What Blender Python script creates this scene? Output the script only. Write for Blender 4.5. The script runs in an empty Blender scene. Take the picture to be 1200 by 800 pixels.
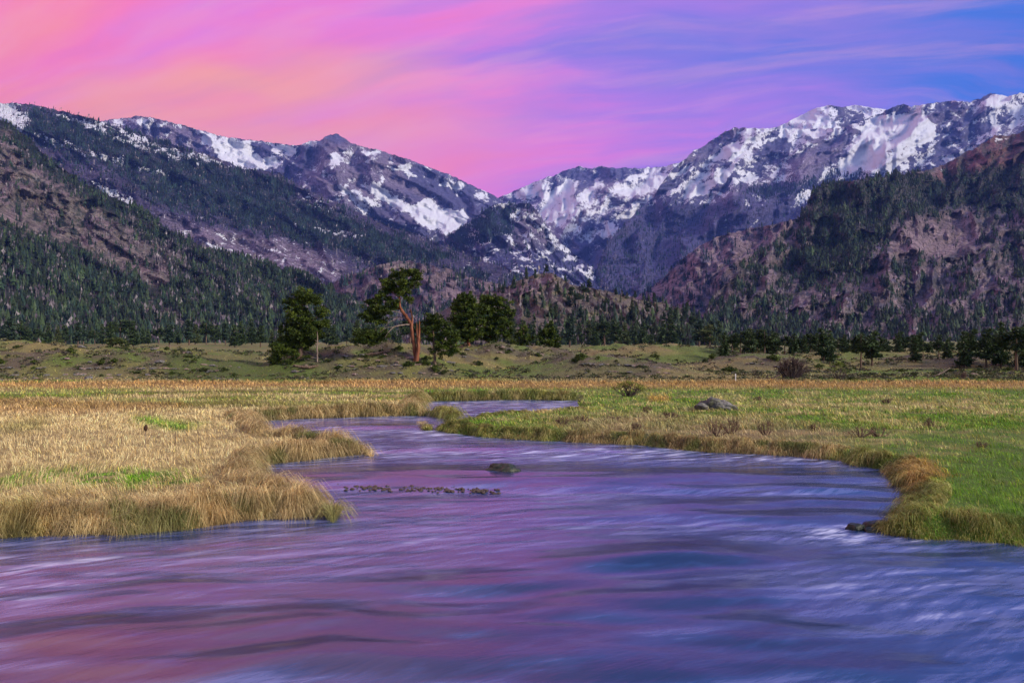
import bpy, math, random
import numpy as np
from mathutils import Vector
rng = np.random.default_rng(7)
random.seed(7)
S = bpy.context.scene
COL = S.collection
F = 900.0; CX = 600.0; CY = 400.0; H = 3.0      # the survey: focal length in px of the 1200 px frame, eye height
R = math.radians

def P(px, py, Y):
    return ((px - CX) / F * Y, Y, H - (py - CY) / F * Y)
def G(px, py, z=0.0):                            # pixel -> point on the level plane z
    Y = F * (H - z) / (py - CY)
    return ((px - CX) / F * Y, Y)

# ------------------------------------------------------------------ noise
_p = np.random.default_rng(3).permutation(256).astype(np.int64); _p = np.concatenate([_p, _p])
_g = np.stack([np.cos(np.arange(256) * 2.399), np.sin(np.arange(256) * 2.399)], 1)
def perlin(x, y, seed=0):
    x = np.asarray(x, float); y = np.asarray(y, float)
    xi = np.floor(x).astype(np.int64); yi = np.floor(y).astype(np.int64)
    xf = x - xi; yf = y - yi
    u = xf * xf * xf * (xf * (xf * 6 - 15) + 10); v = yf * yf * yf * (yf * (yf * 6 - 15) + 10)
    def gr(ix, iy, dx, dy):
        h = _p[(_p[(ix + seed * 17) & 255] + iy) & 255]
        return _g[h, 0] * dx + _g[h, 1] * dy
    a = gr(xi, yi, xf, yf); b = gr(xi + 1, yi, xf - 1, yf)
    c = gr(xi, yi + 1, xf, yf - 1); d = gr(xi + 1, yi + 1, xf - 1, yf - 1)
    return (a * (1 - u) + b * u) * (1 - v) + (c * (1 - u) + d * u) * v * 1.0
def fbm(x, y, o=5, seed=0, gain=.5, lac=2.03):
    s = 0; a = 1; f = 1
    for i in range(o):
        s = s + a * perlin(x * f, y * f, seed + i * 5); a *= gain; f *= lac
    return s * 1.4
def ridged(x, y, o=5, seed=0, gain=.55, lac=2.07):
    s = 0; a = 1; f = 1; w = 1; t = 0
    for i in range(o):
        n = 1 - np.abs(perlin(x * f, y * f, seed + i * 5)) * 2.2
        n = np.clip(n, 0, 1) ** 2
        s = s + a * n * w; t += a; w = np.clip(n * 1.6, 0, 1); a *= gain; f *= lac
    return s / t
def worley(x, y, seed=0):
    xi = np.floor(x).astype(np.int64); yi = np.floor(y).astype(np.int64); d1 = np.full(x.shape, 9.); d2 = d1.copy()
    for i in (-1, 0, 1):
        for j in (-1, 0, 1):
            h = _p[(_p[(xi + i + seed * 13) & 255] + yi + j) & 255]; jx = xi + i + .5 + .45 * _g[h, 0]; jy = yi + j + .5 + .45 * _g[(h * 7 + 3) & 255, 1]
            d = np.hypot(x - jx, y - jy); d2 = np.minimum(d2, np.maximum(d1, d)); d1 = np.minimum(d1, d)
    return d1, d2
def sstep(a, b, x):
    t = np.clip((x - a) / (b - a), 0, 1); return t * t * (3 - 2 * t)
def sdist(x, y, poly):
    """signed distance to a polygon, positive inside"""
    x = np.asarray(x, float); y = np.asarray(y, float)
    d2 = np.full(x.shape, 1e18); ins = np.zeros(x.shape, bool); n = len(poly)
    for i in range(n):
        ax, ay = poly[i]; bx, by = poly[(i + 1) % n]
        ex, ey = bx - ax, by - ay; L = ex * ex + ey * ey + 1e-12
        t = np.clip(((x - ax) * ex + (y - ay) * ey) / L, 0, 1)
        d2 = np.minimum(d2, (x - ax - t * ex) ** 2 + (y - ay - t * ey) ** 2)
        c = (ay > y) != (by > y)
        if ey != 0: ins ^= c & (x < (y - ay) / ey * ex + ax)
    d = np.sqrt(d2); return np.where(ins, d, -d)
def pm(x, y, poly, soft=4.0):
    """soft polygon mask 0..1"""
    return sstep(-soft, soft, sdist(x, y, poly))
def pl(xs, pts):
    a = np.array(pts, float); return np.interp(xs, a[:, 0], a[:, 1])

# ------------------------------------------------------------------ mesh builders
def mesh(name, v, f, cols=None, smooth=True, attrs=None):
    v = np.asarray(v, np.float32); f = np.asarray(f, np.int32)
    m = bpy.data.meshes.new(name); k = f.shape[1]
    m.vertices.add(len(v)); m.vertices.foreach_set('co', v.ravel())
    m.loops.add(f.size); m.loops.foreach_set('vertex_index', f.ravel())
    m.polygons.add(len(f)); m.polygons.foreach_set('loop_start', np.arange(0, f.size, k, dtype=np.int32))
    m.polygons.foreach_set('loop_total', np.full(len(f), k, np.int32))
    m.polygons.foreach_set('use_smooth', np.full(len(f), smooth, bool))
    m.update(calc_edges=True)
    if cols is not None:
        a = m.attributes.new('col', 'FLOAT_COLOR', 'POINT')
        c = np.ones((len(v), 4), np.float32); c[:, :3] = cols; a.data.foreach_set('color', c.ravel())
    for kx, vals in (attrs or {}).items():
        a = m.attributes.new(kx, 'FLOAT', 'POINT'); a.data.foreach_set('value', np.asarray(vals, np.float32).ravel())
    return m
def obj(name, m, mat=None, parent=None, loc=None, **tags):
    o = bpy.data.objects.new(name, m); COL.objects.link(o)
    if mat is not None and m is not None: 
        if not m.materials: m.materials.append(mat)
    if parent is not None: o.parent = parent
    if loc is not None: o.location = loc
    for k, val in tags.items():
        if val: o[k] = val
    return o
def thing(name, label, cat, loc, group=None, rz=0, sc=1):
    o = obj(name, None, None, None, loc, label=label, category=cat, group=group)
    o.rotation_euler = (0, 0, rz)
    o.scale = sc if isinstance(sc, tuple) else (sc, sc, sc); return o
def copy_thing(src, loc, rz=0, sc=1, label=None, group=None):
    c = src.copy(); COL.objects.link(c); c.location = loc; c.rotation_euler = (0, 0, rz)
    c.scale = sc if isinstance(sc, tuple) else (sc, sc, sc)
    if label: c['label'] = label
    if group: c['group'] = group
    for ch in list(src.children):
        d = ch.copy(); COL.objects.link(d); d.parent = c
    return c
def gridfaces(nr, nc):
    i = np.arange(nr - 1)[:, None] * nc + np.arange(nc - 1)[None, :]
    return np.stack([i, i + 1, i + nc + 1, i + nc], -1).reshape(-1, 4)
def tube(path, rad, seg=8, rough=0.0, seed=0):
    """tapered tube along a polyline, resampled and lightly gnarled; returns v, quads"""
    path = np.array(path, float); rad = np.array(rad, float)
    t = np.linspace(0, 1, len(path)); n = max(len(path) * 4, 6); tt = np.linspace(0, 1, n)
    # catmull-ish smoothing
    pts = np.stack([np.interp(tt, t, path[:, i]) for i in range(3)], 1)
    for _ in range(2): pts[1:-1] = (pts[:-2] + 2 * pts[1:-1] + pts[2:]) / 4
    rr = np.interp(tt, t, rad); r_ = np.random.default_rng(seed)
    pts[1:-1] += r_.normal(0, 1, (n - 2, 3)) * rr[1:-1, None] * rough
    V = []
    for i in range(n):
        d = pts[min(i + 1, n - 1)] - pts[max(i - 1, 0)]; d /= np.linalg.norm(d) + 1e-9
        a = np.cross(d, [0, 1, 0.13]); a /= np.linalg.norm(a) + 1e-9; b = np.cross(d, a)
        for k in range(seg):
            an = 2 * math.pi * k / seg; q = rr[i] * (1 + rough * 1.2 * r_.normal() * .4)
            V.append(pts[i] + (a * math.cos(an) + b * math.sin(an)) * q)
    V = np.array(V); Fq = []
    for i in range(n - 1):
        for k in range(seg):
            k2 = (k + 1) % seg; Fq.append((i * seg + k, i * seg + k2, (i + 1) * seg + k2, (i + 1) * seg + k))
    tip = len(V); V = np.vstack([V, pts[-1]]); 
    for k in range(seg): Fq.append(((n - 1) * seg + k, (n - 1) * seg + (k + 1) % seg, tip, tip))
    return V, np.array(Fq)
class Acc:
    def __init__(s): s.v = []; s.f = []; s.c = []; s.n = 0
    def add(s, v, f, c=None):
        v = np.asarray(v, float); s.v.append(v); s.f.append(np.asarray(f) + s.n); s.n += len(v)
        if c is not None: s.c.append(np.broadcast_to(c, (len(v), 3)))
    def mesh(s, name, smooth=True):
        return mesh_mixed(name, np.vstack(s.v), s.f, np.vstack(s.c) if s.c else None, smooth)
def mesh_mixed(name, v, fl, c, smooth):
    out = []
    for f in fl:
        f = np.asarray(f)
        if f.shape[1] == 4:
            out.append(f[:, [0, 1, 2]]); g = f[f[:, 2] != f[:, 3]]; out.append(g[:, [0, 2, 3]])
        else: out.append(f)
    return mesh(name, v, np.vstack(out), c, smooth)

# ------------------------------------------------------------------ materials
class N:
    def __init__(s, nt): s.nt = nt; s.n = nt.nodes; s.l = nt.links
    def node(s, t, **kw):
        n = s.n.new(t)
        for k, v in kw.items(): setattr(n, k, v)
        return n
    def put(s, sock, v):
        if isinstance(v, bpy.types.NodeSocket): s.l.new(v, sock)
        elif v is not None: sock.default_value = v
    def math(s, op, a, b=None, c=None, clamp=False):
        n = s.node('ShaderNodeMath', operation=op, use_clamp=clamp); s.put(n.inputs[0], a)
        if b is not None: s.put(n.inputs[1], b)
        if c is not None: s.put(n.inputs[2], c)
        return n.outputs[0]
    def mix(s, f, a, b, mode='MIX'):
        n = s.node('ShaderNodeMix', data_type='RGBA', blend_type=mode); n.clamp_factor = True
        s.put(n.inputs[0], f); s.put(n.inputs[6], a if not isinstance(a, tuple) else (*a, 1)); s.put(n.inputs[7], b if not isinstance(b, tuple) else (*b, 1))
        return n.outputs[2]
    def noise(s, vec, scale, detail=4, rough=.55, dist=0, out=0):
        n = s.node('ShaderNodeTexNoise'); s.put(n.inputs['Vector'], vec); n.inputs['Scale'].default_value = scale
        n.inputs['Detail'].default_value = detail; n.inputs['Roughness'].default_value = rough; n.inputs['Distortion'].default_value = dist
        return n.outputs[out]
    def ramp(s, f, stops, interp='LINEAR'):
        n = s.node('ShaderNodeValToRGB'); r = n.color_ramp; r.interpolation = interp
        while len(r.elements) < len(stops): r.elements.new(.5)
        for e, (p, c) in zip(r.elements, stops):
            e.position = p; e.color = (*c, 1) if isinstance(c, tuple) else (c, c, c, 1)
        s.put(n.inputs[0], f); return n.outputs[0]
    def mr(s, v, a, b, c=0., d=1., smooth=True):
        n = s.node('ShaderNodeMapRange', interpolation_type='SMOOTHSTEP' if smooth else 'LINEAR')
        for i, q in enumerate((v, a, b, c, d)): s.put(n.inputs[i], q)
        return n.outputs[0]
    def mapping(s, vec, rot=(0, 0, 0), sc=(1, 1, 1), loc=(0, 0, 0)):
        n = s.node('ShaderNodeMapping'); s.put(n.inputs[0], vec); n.inputs[1].default_value = loc; n.inputs[2].default_value = rot; n.inputs[3].default_value = sc
        return n.outputs[0]
    def rs(s, vec, ang, sc, loc=(0, 0, 0)):
        return s.mapping(s.mapping(vec, rot=(0, 0, R(ang))), sc=sc, loc=loc)
    def attr(s, name, out='Fac'):
        n = s.node('ShaderNodeAttribute', attribute_name=name); return n.outputs[out]
    def bump(s, h, st, dist):
        n = s.node('ShaderNodeBump'); n.inputs['Strength'].default_value = st; n.inputs['Distance'].default_value = dist
        s.put(n.inputs['Height'], h); return n.outputs[0]
def newmat(name):
    m = bpy.data.materials.new(name); m.use_nodes = True; q = N(m.node_tree)
    b = m.node_tree.nodes['Principled BSDF']; b.inputs['Roughness'].default_value = .85
    b.inputs['Specular IOR Level'].default_value = .2
    return m, q, b
def pos(q): return q.node('ShaderNodeNewGeometry').outputs['Position']
def opos(q): return q.node('ShaderNodeTexCoord').outputs['Object']

def mat_mountain():
    m, q, b = newmat('mountain_surface'); p = opos(q)
    col = q.attr('col', 'Color'); snow = q.attr('snow')
    n1 = q.noise(p, .012, 8, .62); n2 = q.noise(p, .05, 7, .65); n3 = q.noise(p, .2, 4, .6)
    v = q.math('MULTIPLY', q.mr(n2, .32, .68, .5, 1.5), q.mr(n1, .3, .7, .8, 1.2))
    v = q.math('MULTIPLY', v, q.mr(n3, .3, .7, .8, 1.2))
    rock = q.mix(1.0, col, q.node('ShaderNodeCombineColor').outputs[0], 'MULTIPLY')
    cc = rock.node.inputs[7].links[0].from_node
    for i in range(3): q.put(cc.inputs[i], v)
    rock = q.mix(q.mr(q.noise(p, .03, 5, .6), .54, .68, 0, .25), rock, (.24, .15, .15))
    # snow edges break up on the scale of ledges
    k = q.math('ADD', snow, q.math('MULTIPLY', q.math('SUBTRACT', q.noise(p, 0.016, 9, .7), .5), .75))
    k = q.math('ADD', k, q.math('MULTIPLY', q.math('SUBTRACT', n2, .5), .95))
    k = q.math('ADD', k, q.math('MULTIPLY', q.math('SUBTRACT', n3, .5), .35)); sf = q.mr(k, .48, .52)
    sn = q.mix(n3, (.78, .80, .88), (.90, .90, .94))
    q.put(b.inputs['Base Color'], q.mix(sf, rock, sn))
    q.put(b.inputs['Normal'], q.bump(q.math('ADD', q.math('MULTIPLY', n2, 1.), q.math('MULTIPLY', n3, .3)), 1.0, 22))
    return m
def mat_ground():
    m, q, b = newmat('ground_soil'); p = pos(q); col = q.attr('col', 'Color')
    n = q.noise(p, 1.3, 8, .7); n2 = q.noise(p, 14, 5, .7); n3 = q.noise(p, .25, 5, .6)
    c = q.mix(q.mr(n, .35, .65, 0, .35), col, (.08, .075, .035)); c = q.mix(q.mr(n2, .4, .7, 0, .3), c, (.19, .16, .08))
    c = q.mix(q.mr(n3, .5, .7, 0, .25), c, (.06, .075, .03))
    q.put(b.inputs['Base Color'], c); q.put(b.inputs['Normal'], q.bump(q.math('ADD', n, n2), .8, .12)); return m
def mat_col(name, rough=.8, trans=0.0, nscale=None, var=.25):
    m, q, b = newmat(name); c = q.attr('col', 'Color')
    if nscale:
        n = q.noise(pos(q), nscale, 4, .6); hs = q.node('ShaderNodeHueSaturation'); q.put(hs.inputs['Value'], q.mr(n, .3, .7, 1 - var, 1 + var)); q.put(hs.inputs['Color'], c); c = hs.outputs[0]
    q.put(b.inputs['Base Color'], c); b.inputs['Roughness'].default_value = rough
    if trans:
        t = q.node('ShaderNodeBsdfTranslucent'); q.put(t.inputs[0], c); mx = q.node('ShaderNodeMixShader'); mx.inputs[0].default_value = trans
        q.l.new(b.outputs[0], mx.inputs[1]); q.l.new(t.outputs[0], mx.inputs[2])
        q.l.new(mx.outputs[0], m.node_tree.nodes['Material Output'].inputs[0])
    return m
def mat_bark(name, c1, c2, sc=9):
    m, q, b = newmat(name); p = q.mapping(opos(q), sc=(1, 1, .22)); n = q.noise(p, sc, 6, .65); 
    q.put(b.inputs['Base Color'], q.ramp(n, [(.3, tuple(x * .35 for x in c1)), (.48, c1), (.7, c2)])); q.put(b.inputs['Normal'], q.bump(n, 1, .06)); return m
def mat_rock(name, c1, c2, sc=3, rough=.85, lichen=(.16, .17, .08)):
    m, q, b = newmat(name); p = opos(q); n = q.noise(p, sc, 8, .68); n2 = q.noise(p, sc * 3.1, 5, .6); n3 = q.noise(p, sc * 1.7, 4, .5)
    c = q.ramp(n, [(.3, tuple(x * .45 for x in c1)), (.5, c1), (.68, c2)]); c = q.mix(q.mr(n3, .55, .66, 0, .55), c, lichen)
    q.put(b.inputs['Base Color'], c); q.put(b.inputs['Normal'], q.bump(q.math('ADD', n, n2), .8, .15 / sc)); b.inputs['Roughness'].default_value = rough
    return m
def mat_water():
    m, q, b = newmat('river_water'); p = pos(q)
    foam = q.attr('foam')  # above zero white foam, below zero painted shade of the waves
    # silky streaks drawn out along the current
    w = q.noise(p, .35, 3, .5, out=1); wp = q.node('ShaderNodeVectorMath', operation='MULTIPLY_ADD')
    q.put(wp.inputs[0], w); wp.inputs[1].default_value = (.55, .55, 0); q.put(wp.inputs[2], p); p2 = wp.outputs[0]
    s1 = q.noise(q.rs(p2, 52, (6.5, .7, 1)), 1.0, 6, .6)
    s2 = q.noise(q.rs(p2, -12, (.55, 4.6, 1)), .8, 7, .6)
    s3 = q.noise(q.rs(p2, 60, (20, 1.1, 1)), 1.7, 5, .62)
    silk = q.math('ADD', q.math('MULTIPLY', s1, .36), q.math('MULTIPLY', s2, .64))
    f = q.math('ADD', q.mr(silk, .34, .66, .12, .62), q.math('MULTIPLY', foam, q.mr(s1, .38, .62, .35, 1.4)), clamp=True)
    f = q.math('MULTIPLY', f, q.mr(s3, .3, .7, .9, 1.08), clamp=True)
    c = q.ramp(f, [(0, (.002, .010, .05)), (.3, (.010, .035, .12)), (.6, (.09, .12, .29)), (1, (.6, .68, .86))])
    q.put(b.inputs['Base Color'], c); b.inputs['IOR'].default_value = 1.6; b.inputs['Coat Weight'].default_value = .5; b.inputs['Coat Roughness'].default_value = .12; b.inputs['Specular IOR Level'].default_value = .5
    q.put(b.inputs['Roughness'], q.mr(f, 0, 1, .20, .38))
    hgt = q.math('ADD', q.math('MULTIPLY', s1, 1.), q.math('MULTIPLY', s2, 1.)); hgt = q.math('ADD', hgt, q.math('MULTIPLY', s3, .45))
    q.put(b.inputs['Normal'], q.bump(hgt, .22, .05)); return m

M_MT = mat_mountain(); M_GR = mat_ground(); M_GRASS = mat_col('grass_blades', .7, .25)
M_LEAF = mat_col('needles', .6, .15); M_FOREST = mat_col('forest_foliage', .8); M_SNAG = mat_col('dead_wood', .9)
M_BARK_O = mat_bark('orange_pine_bark', (.17, .055, .028), (.30, .13, .075), 6); M_BARK_G = mat_bark('grey_bark', (.13, .085, .06), (.24, .17, .13))
M_DEAD = mat_bark('bleached_dead_wood', (.22, .16, .13), (.36, .29, .25)); M_TWIG = mat_bark('twig_bark', (.07, .045, .04), (.13, .09, .085), 4)
M_ROCK = mat_rock('lichen_rock', (.11, .105, .10), (.26, .245, .23)); M_ROCKP = mat_rock('pinkish_rock', (.22, .15, .125), (.38, .30, .26))
M_COB = mat_rock('wet_cobble', (.07, .05, .04), (.20, .14, .11), 12, .3, (.05, .05, .04)); M_WROCK = mat_rock('wet_mossy_rock', (.025, .032, .022), (.07, .075, .05), 5, .25, (.03, .045, .018))
M_WATER = mat_water()

# ------------------------------------------------------------------ river outline (world metres, traced at the water line)
LB = [(-900, 650), (-300, 636), (0, 631), (70, 629), (150, 627), (215, 621), (280, 612), (340, 608), (385, 603), (401, 596), (392, 584), (372, 570), (338, 560), (303, 552),
      (312, 544), (350, 541), (385, 537), (430, 531), (452, 526), (444, 519), (410, 510), (365, 504), (320, 500), (285, 496), (305, 493.5), (370, 490), (440, 488), (500, 487),
      (530, 486), (536, 484), (532, 481), (515, 477), (498, 474), (488, 471.5), (500, 470), (560, 469), (620, 468.6), (675, 469)]
RB = [(676, 473), (640, 475.5), (600, 478), (560, 481), (546, 485), (515, 488), (497, 490), (491, 493), (499, 499), (525, 507), (560, 512), (600, 515), (650, 518), (700, 520), (750, 522.5),
      (800, 528), (850, 531), (900, 533), (955, 537), (985, 540), (1002, 546), (1030, 551), (1042, 560), (1043, 569), (1062, 576), (1064, 588), (1055, 601), (1042, 610), (1033, 624), (1075, 632), (1140, 636), (1200, 640), (1500, 648), (2100, 655)]
def bz(i, back): return .42 if any(a <= i <= b for a, b in back) else 0.
LW = [G(*p, bz(i, [(10, 13), (18, 22), (30, 33)])) for i, p in enumerate(LB)]; RW = [G(*p, bz(i, [(0, 6)])) for i, p in enumerate(RB)]
RIVER = LW + RW + [(45, 9), (45, 2.6), (5, 1.6), (-8, 1.9), (-45, 2.6)]
def river_d(x, y):
    wob = .10 * perlin(x * 1.7, y * 1.7, 9) + .05 * perlin(x * 5, y * 5, 4)
    return sdist(x, y, RIVER) + wob          # >0 in the water

# low mounds of the valley floor: (px, Y, half width m, half depth m, height m)
MOUNDS = [(px_m, Y_m, a_m, b_m, h_m * 1.6) for px_m, Y_m, a_m, b_m, h_m in [(90, 64, 16, 5, .95), (-60, 68, 12, 6, 1.0), (200, 63, 6, 4, .8), (255, 61, 2.6, 2.5, .45), (40, 92, 9, 6, 1.25), (150, 110, 22, 12, .9), (-250, 100, 40, 20, 2.0),
          (395, 67, 6.0, 6.5, 1.15), (450, 68, 6.5, 6, 1.25), (505, 70, 6, 6, 1.1), (560, 74, 8.5, 6.5, 1.25), (620, 80, 7, 7, 1.2), (470, 60, 5, 2.6, .5),
          (700, 64, 7, 4.5, .75), (742, 62, 4.5, 3, .45), (760, 100, 16, 10, 1.2), (890, 80, 6, 5, .75), (1000, 92, 14, 9, .75), (1120, 84, 12, 7, .5), (1350, 95, 30, 16, 1.2)]]
def ground_z(x, y):
    x = np.asarray(x, float); y = np.asarray(y, float); sh = x.shape; x = x.ravel(); y = y.ravel()
    z = .25 + .04 * fbm(x * .5, y * .5, 3, 2) + .03 * fbm(x * 2.5, y * 2.5, 2, 5)
    z = z + sstep(30, 60, y) * .05 * fbm(x * .1, y * .1, 3, 8)
    far = np.zeros_like(z)
    for px, Y, wx, wy, h in MOUNDS:
        cx = (px - CX) / F * Y
        e = np.exp(-(((x - cx) / wx) ** 2) ** 1.3 - (((y - Y) / wy) ** 2) ** 1.4)
        far = np.maximum(far, h * e) + .12 * h * e
    z = z + far * (1 + .22 * fbm(x * .35, y * .35, 4, 11)) + sstep(.1, .6, far) * .10 * ridged(x * .55, y * .9, 4, 21)
    z = z + sstep(110, 420, y) * (1.3 + .5 * fbm(x * .01, y * .02, 3, 31)) + sstep(400, 1500, y) * 14
    near = (y < 40) & (np.abs(x) < 80)
    if near.any():
        d = np.full(z.shape, -9.); d[near] = river_d(x[near], y[near])
        bank = sstep(-.55, .06, d)
        z = z * (1 - bank) + bank * (-.05) - sstep(0, 1.2, d) * .45
        nb = sstep(2.6, 0.2, y) * (1 - sstep(-.2, .1, d)); z = z + nb * 1.0
    return z.reshape(sh)

def gcol(x, y):
    """colour of the plant cover at a place (world), straw / green / rust mix"""
    x = np.asarray(x, float); y = np.asarray(y, float)
    px = CX + F * x / np.maximum(y, 2.); py = CY + F * (H - .4) / np.maximum(y, 2.)
    straw = np.array([.64, .51, .255]); green = np.array([.090, .245, .010]); rust = np.array([.46, .24, .07]); olive = np.array([.20, .20, .045]); tan = np.array([.44, .34, .16]); sage = np.array([.17, .17, .12])
    n = fbm(x * .35, y * .8, 4, 3); n2 = fbm(x * 1.3, y * 1.6, 3, 13); n3 = fbm(x * .12, y * .35, 3, 23)
    c = np.broadcast_to(straw, x.shape + (3,)).copy()
    def bl(w, col):
        nonlocal c
        w = np.clip(w, 0, 1)[..., None]; c = c * (1 - w) + col * w
    left = (px < 520)
    bl(sstep(.1, .5, n2) * .5, tan)
    # left meadow bands
    bl(left * sstep(483, 470, py) * (.25 + .9 * sstep(-.15, .25, n3)) * .8, olive)
    bl(left * sstep(-.05, .25, fbm(x * .1, y * .5, 2, 43)) * sstep(480, 470, py) * .55, green * 1.1)
    bl(left * pm(px, py, [(-80, 461), (190, 468), (230, 474), (90, 482), (-80, 480)], 4) * .6, rust * .8 + .04)
    bl(pm(px, py, [(155, 482), (240, 493), (215, 500), (160, 492)], 5) * (.9 if True else 0), green * 1.15)
    bl(pm(px, py, [(-20, 549), (100, 542), (215, 543), (240, 556), (170, 562), (70, 561), (-20, 560)], 6) * sstep(-.35, .1, n2) * 1.1, green * 1.25)
    bl(pm(px, py, [(0, 492), (60, 486), (50, 500), (0, 503)], 8) * .6, olive)
    bl(left * sstep(.2, .5, n2) * sstep(560, 600, py) * .55, rust)
    bl(left * pm(px, py, [(0, 575), (50, 580), (60, 640), (0, 640)], 8) * .4, green)
    # right meadow
    rt = sstep(500, 560, px) * sstep(600, 480, px * 0 + 540)
    r1 = (px > 498)
    g = .80 + .8 * n + .45 * n2
    g = g + .55 * pm(px, py, [(1050, 530), (1500, 520), (1500, 700), (1090, 640), (1060, 600), (1090, 560)], 22)
    g = g - .55 * pm(px, py, [(690, 484), (900, 490), (1010, 505), (960, 540), (650, 520)], 14) - .4 * pm(px, py, [(830, 462), (1300, 468), (1300, 476), (880, 480)], 8)
    bl(r1 * np.clip(g + .12, 0, 1) * .95, green)
    bl(r1 * sstep(.0, .45, fbm(x * .8, y * 1.1, 3, 53)) * .35, olive * 1.2)
    bl(r1 * pm(px, py, [(640, 488), (720, 480), (900, 486), (1010, 500), (940, 522), (760, 514), (660, 504)], 9) * .5, np.array([.30, .22, .13]))
    bl(r1 * (pm(px, py, [(1055, 538), (1085, 528), (1112, 548), (1075, 560)], 5) + pm(px, py, [(760, 462), (785, 461), (785, 467), (760, 467)], 3)) * .75, rust * 1.15)
    # orange-tan strip at the far edge of the wet meadow, then dry sage flats
    e = py + 4.0 * perlin(x * .12, y * 0, 6)
    bl(sstep(455, 449, e) * .85, np.array([.50, .30, .12]))
    ef = sstep(446.5, 443.5, py + 3.2 * perlin(x * .11, y * .1, 61))
    fl = np.clip(.5 + 1.8 * fbm(x * .07, y * .12, 4, 71), 0, 1)[..., None]
    fc = (np.array([.28, .29, .09]) * fl + np.array([.20, .20, .10]) * (1 - fl))
    md = np.zeros(x.shape)
    for px0, Y0, wx0, wy0, h0_ in MOUNDS: md = np.maximum(md, np.exp(-(((x - (px0 - CX) / F * Y0) / wx0) ** 2) ** 1.3 - (((y - Y0 + 1.5) / wy0) ** 2) ** 1.4) * (Y0 < 90))
    stone = sstep(.3, .75, md) * sstep(-.25, .2, fbm(x * .3, y * .5, 4, 95))
    fc = fc + stone[..., None] * (np.array([.135, .11, .10]) - fc) * .9
    fc = fc + (sstep(.05, .3, fbm(x * .04, y * .14, 3, 81)) * (1 - stone))[..., None] * (np.array([.34, .28, .13]) - fc) * .8
    fc = fc + (sstep(-.02, .25, fbm(x * .07, y * .12, 3, 91)) * (1 - stone))[..., None] * (np.array([.13, .24, .035]) - fc) * .8
    fc = fc + (pm(px, py, [(190, 446), (200, 425), (300, 420), (330, 437), (420, 446)], 6) * .8)[..., None] * (np.array([.08, .15, .025]) - fc)
    bl(ef, fc)
    return np.clip(c, .01, .9)

# ground: one sheet to the horizon
def axis(segs):
    out = [segs[0][0]]
    while out[-1] < segs[-1][1]:
        x = out[-1]
        for a, b, s, k in segs:
            if x < b: out.append(x + s + k * abs(x)); break
    return np.array(out)
ax = axis([(0, 16, .13, 0), (16, 9000, .13, .012)]); xs = np.concatenate([-ax[::-1], ax[1:]])
ys = np.concatenate([axis([(-400, -5, 1.5, .04)])[:-1], axis([(-4, 3, .25, 0), (3, 17, .10, 0), (17, 120, .02, .008), (120, 9500, .02, .012)])])
ys = np.unique(ys)
XX, YY = np.meshgrid(xs, ys)
ZZ = ground_z(XX, YY); gc = gcol(XX, YY) * np.array([.62, .60, .50])
fi = sstep(1.2, .2, np.abs(ZZ - .1)) * 0
gm = mesh('ground', np.stack([XX, YY, ZZ], -1).reshape(-1, 3), gridfaces(len(ys), len(xs)), gc.reshape(-1, 3))
obj('ground', gm, M_GR, kind='structure')

# water sheet with standing waves
wx = np.unique(np.concatenate([-axis([(0, 14, .07, 0), (14, 46, .25, 0)]), axis([(0, 14, .07, 0), (14, 46, .25, 0)])]))
wy = np.unique(np.concatenate([axis([(1.2, 18, .05, 0), (18, 41, .12, 0)])]))
WX, WY = np.meshgrid(wx, wy); wpx = CX + F * WX / WY; wpy = CY + F * H / WY
def seg_wave(cpx, cpy, lx, ly, a, tilt=0):
    X0, Y0 = G(cpx, cpy); dx = (WX - X0); dy = (WY - Y0) - tilt * dx + .12 * np.sin(dx * 2.1 + cpx)
    ly = ly * 1.35; return 1.0 * a * np.exp(-(dx / lx) ** 2) * (np.exp(-(np.where(dy > 0, dy * .38, dy) / ly) ** 2) - .35 * np.exp(-((dy + 1.6 * ly) / ly) ** 2))
bw = .8 * fbm(WX * .25, WY * .3, 2, 3); WZ = .030 * .45 * fbm(WX * .36 - WY * .22 + bw, WY * 1.05 - WX * .12 + bw, 2, 7) + .005 * fbm(WX * .8 + bw, WY * 3 + bw, 2, 17)
foam = np.zeros_like(WX)
for a in [(690, 720, .8, .16, .03, .05), (180, 700, 1.2, .2, .035, .16), (880, 745, 1.0, .2, .03, .05), (560, 735, 1.2, .2, .04, .1), (120, 775, 1.0, .2, .045, .12), (740, 790, .8, .18, .03, .03), (770, 655, 1.3, .22, .085, .06), (800, 700, 1.1, .2, .055, .02), (560, 685, 1.4, .2, .04, .15), (330, 735, 1.1, .22, .05, .12), (420, 775, 1.2, .22, .055, .1), (100, 750, 1.0, .25, .05, .1), (260, 790, 1.0, .2, .05, .1),
          (650, 765, 1.0, .22, .03, 0), (600, 563, 6.5, .35, .055, -.02), (760, 571, 5.5, .3, .055, -.04), (520, 556, 3.5, .3, .045, 0), (900, 560, 3.5, .4, .05, -.05), (960, 590, 2.6, .25, .055, .05), (960, 577, 1.7, .2, .06, 0),
          (900, 605, 3, .3, .05, -.05), (480, 500, 5, .5, .05, 0), (560, 525, 5, .5, .035, 0), (980, 780, 1, .2, .03, 0), (600, 560, 6, 1.2, .02, 0)]:
    wv_ = seg_wave(*a); WZ = WZ + wv_; foam = foam - 9 * np.clip(np.roll(wv_, 4, 0), 0, .06) * (1 if a[1] > 600 else .5)  # shade of each wave put into the water colour as negative foam
def add_foam_shade(cpx, cpy, rx, ry, a):
    global foam
    foam = foam + a * np.exp(-((wpx - cpx) / rx) ** 2 - ((wpy - cpy) / ry) ** 2)
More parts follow.
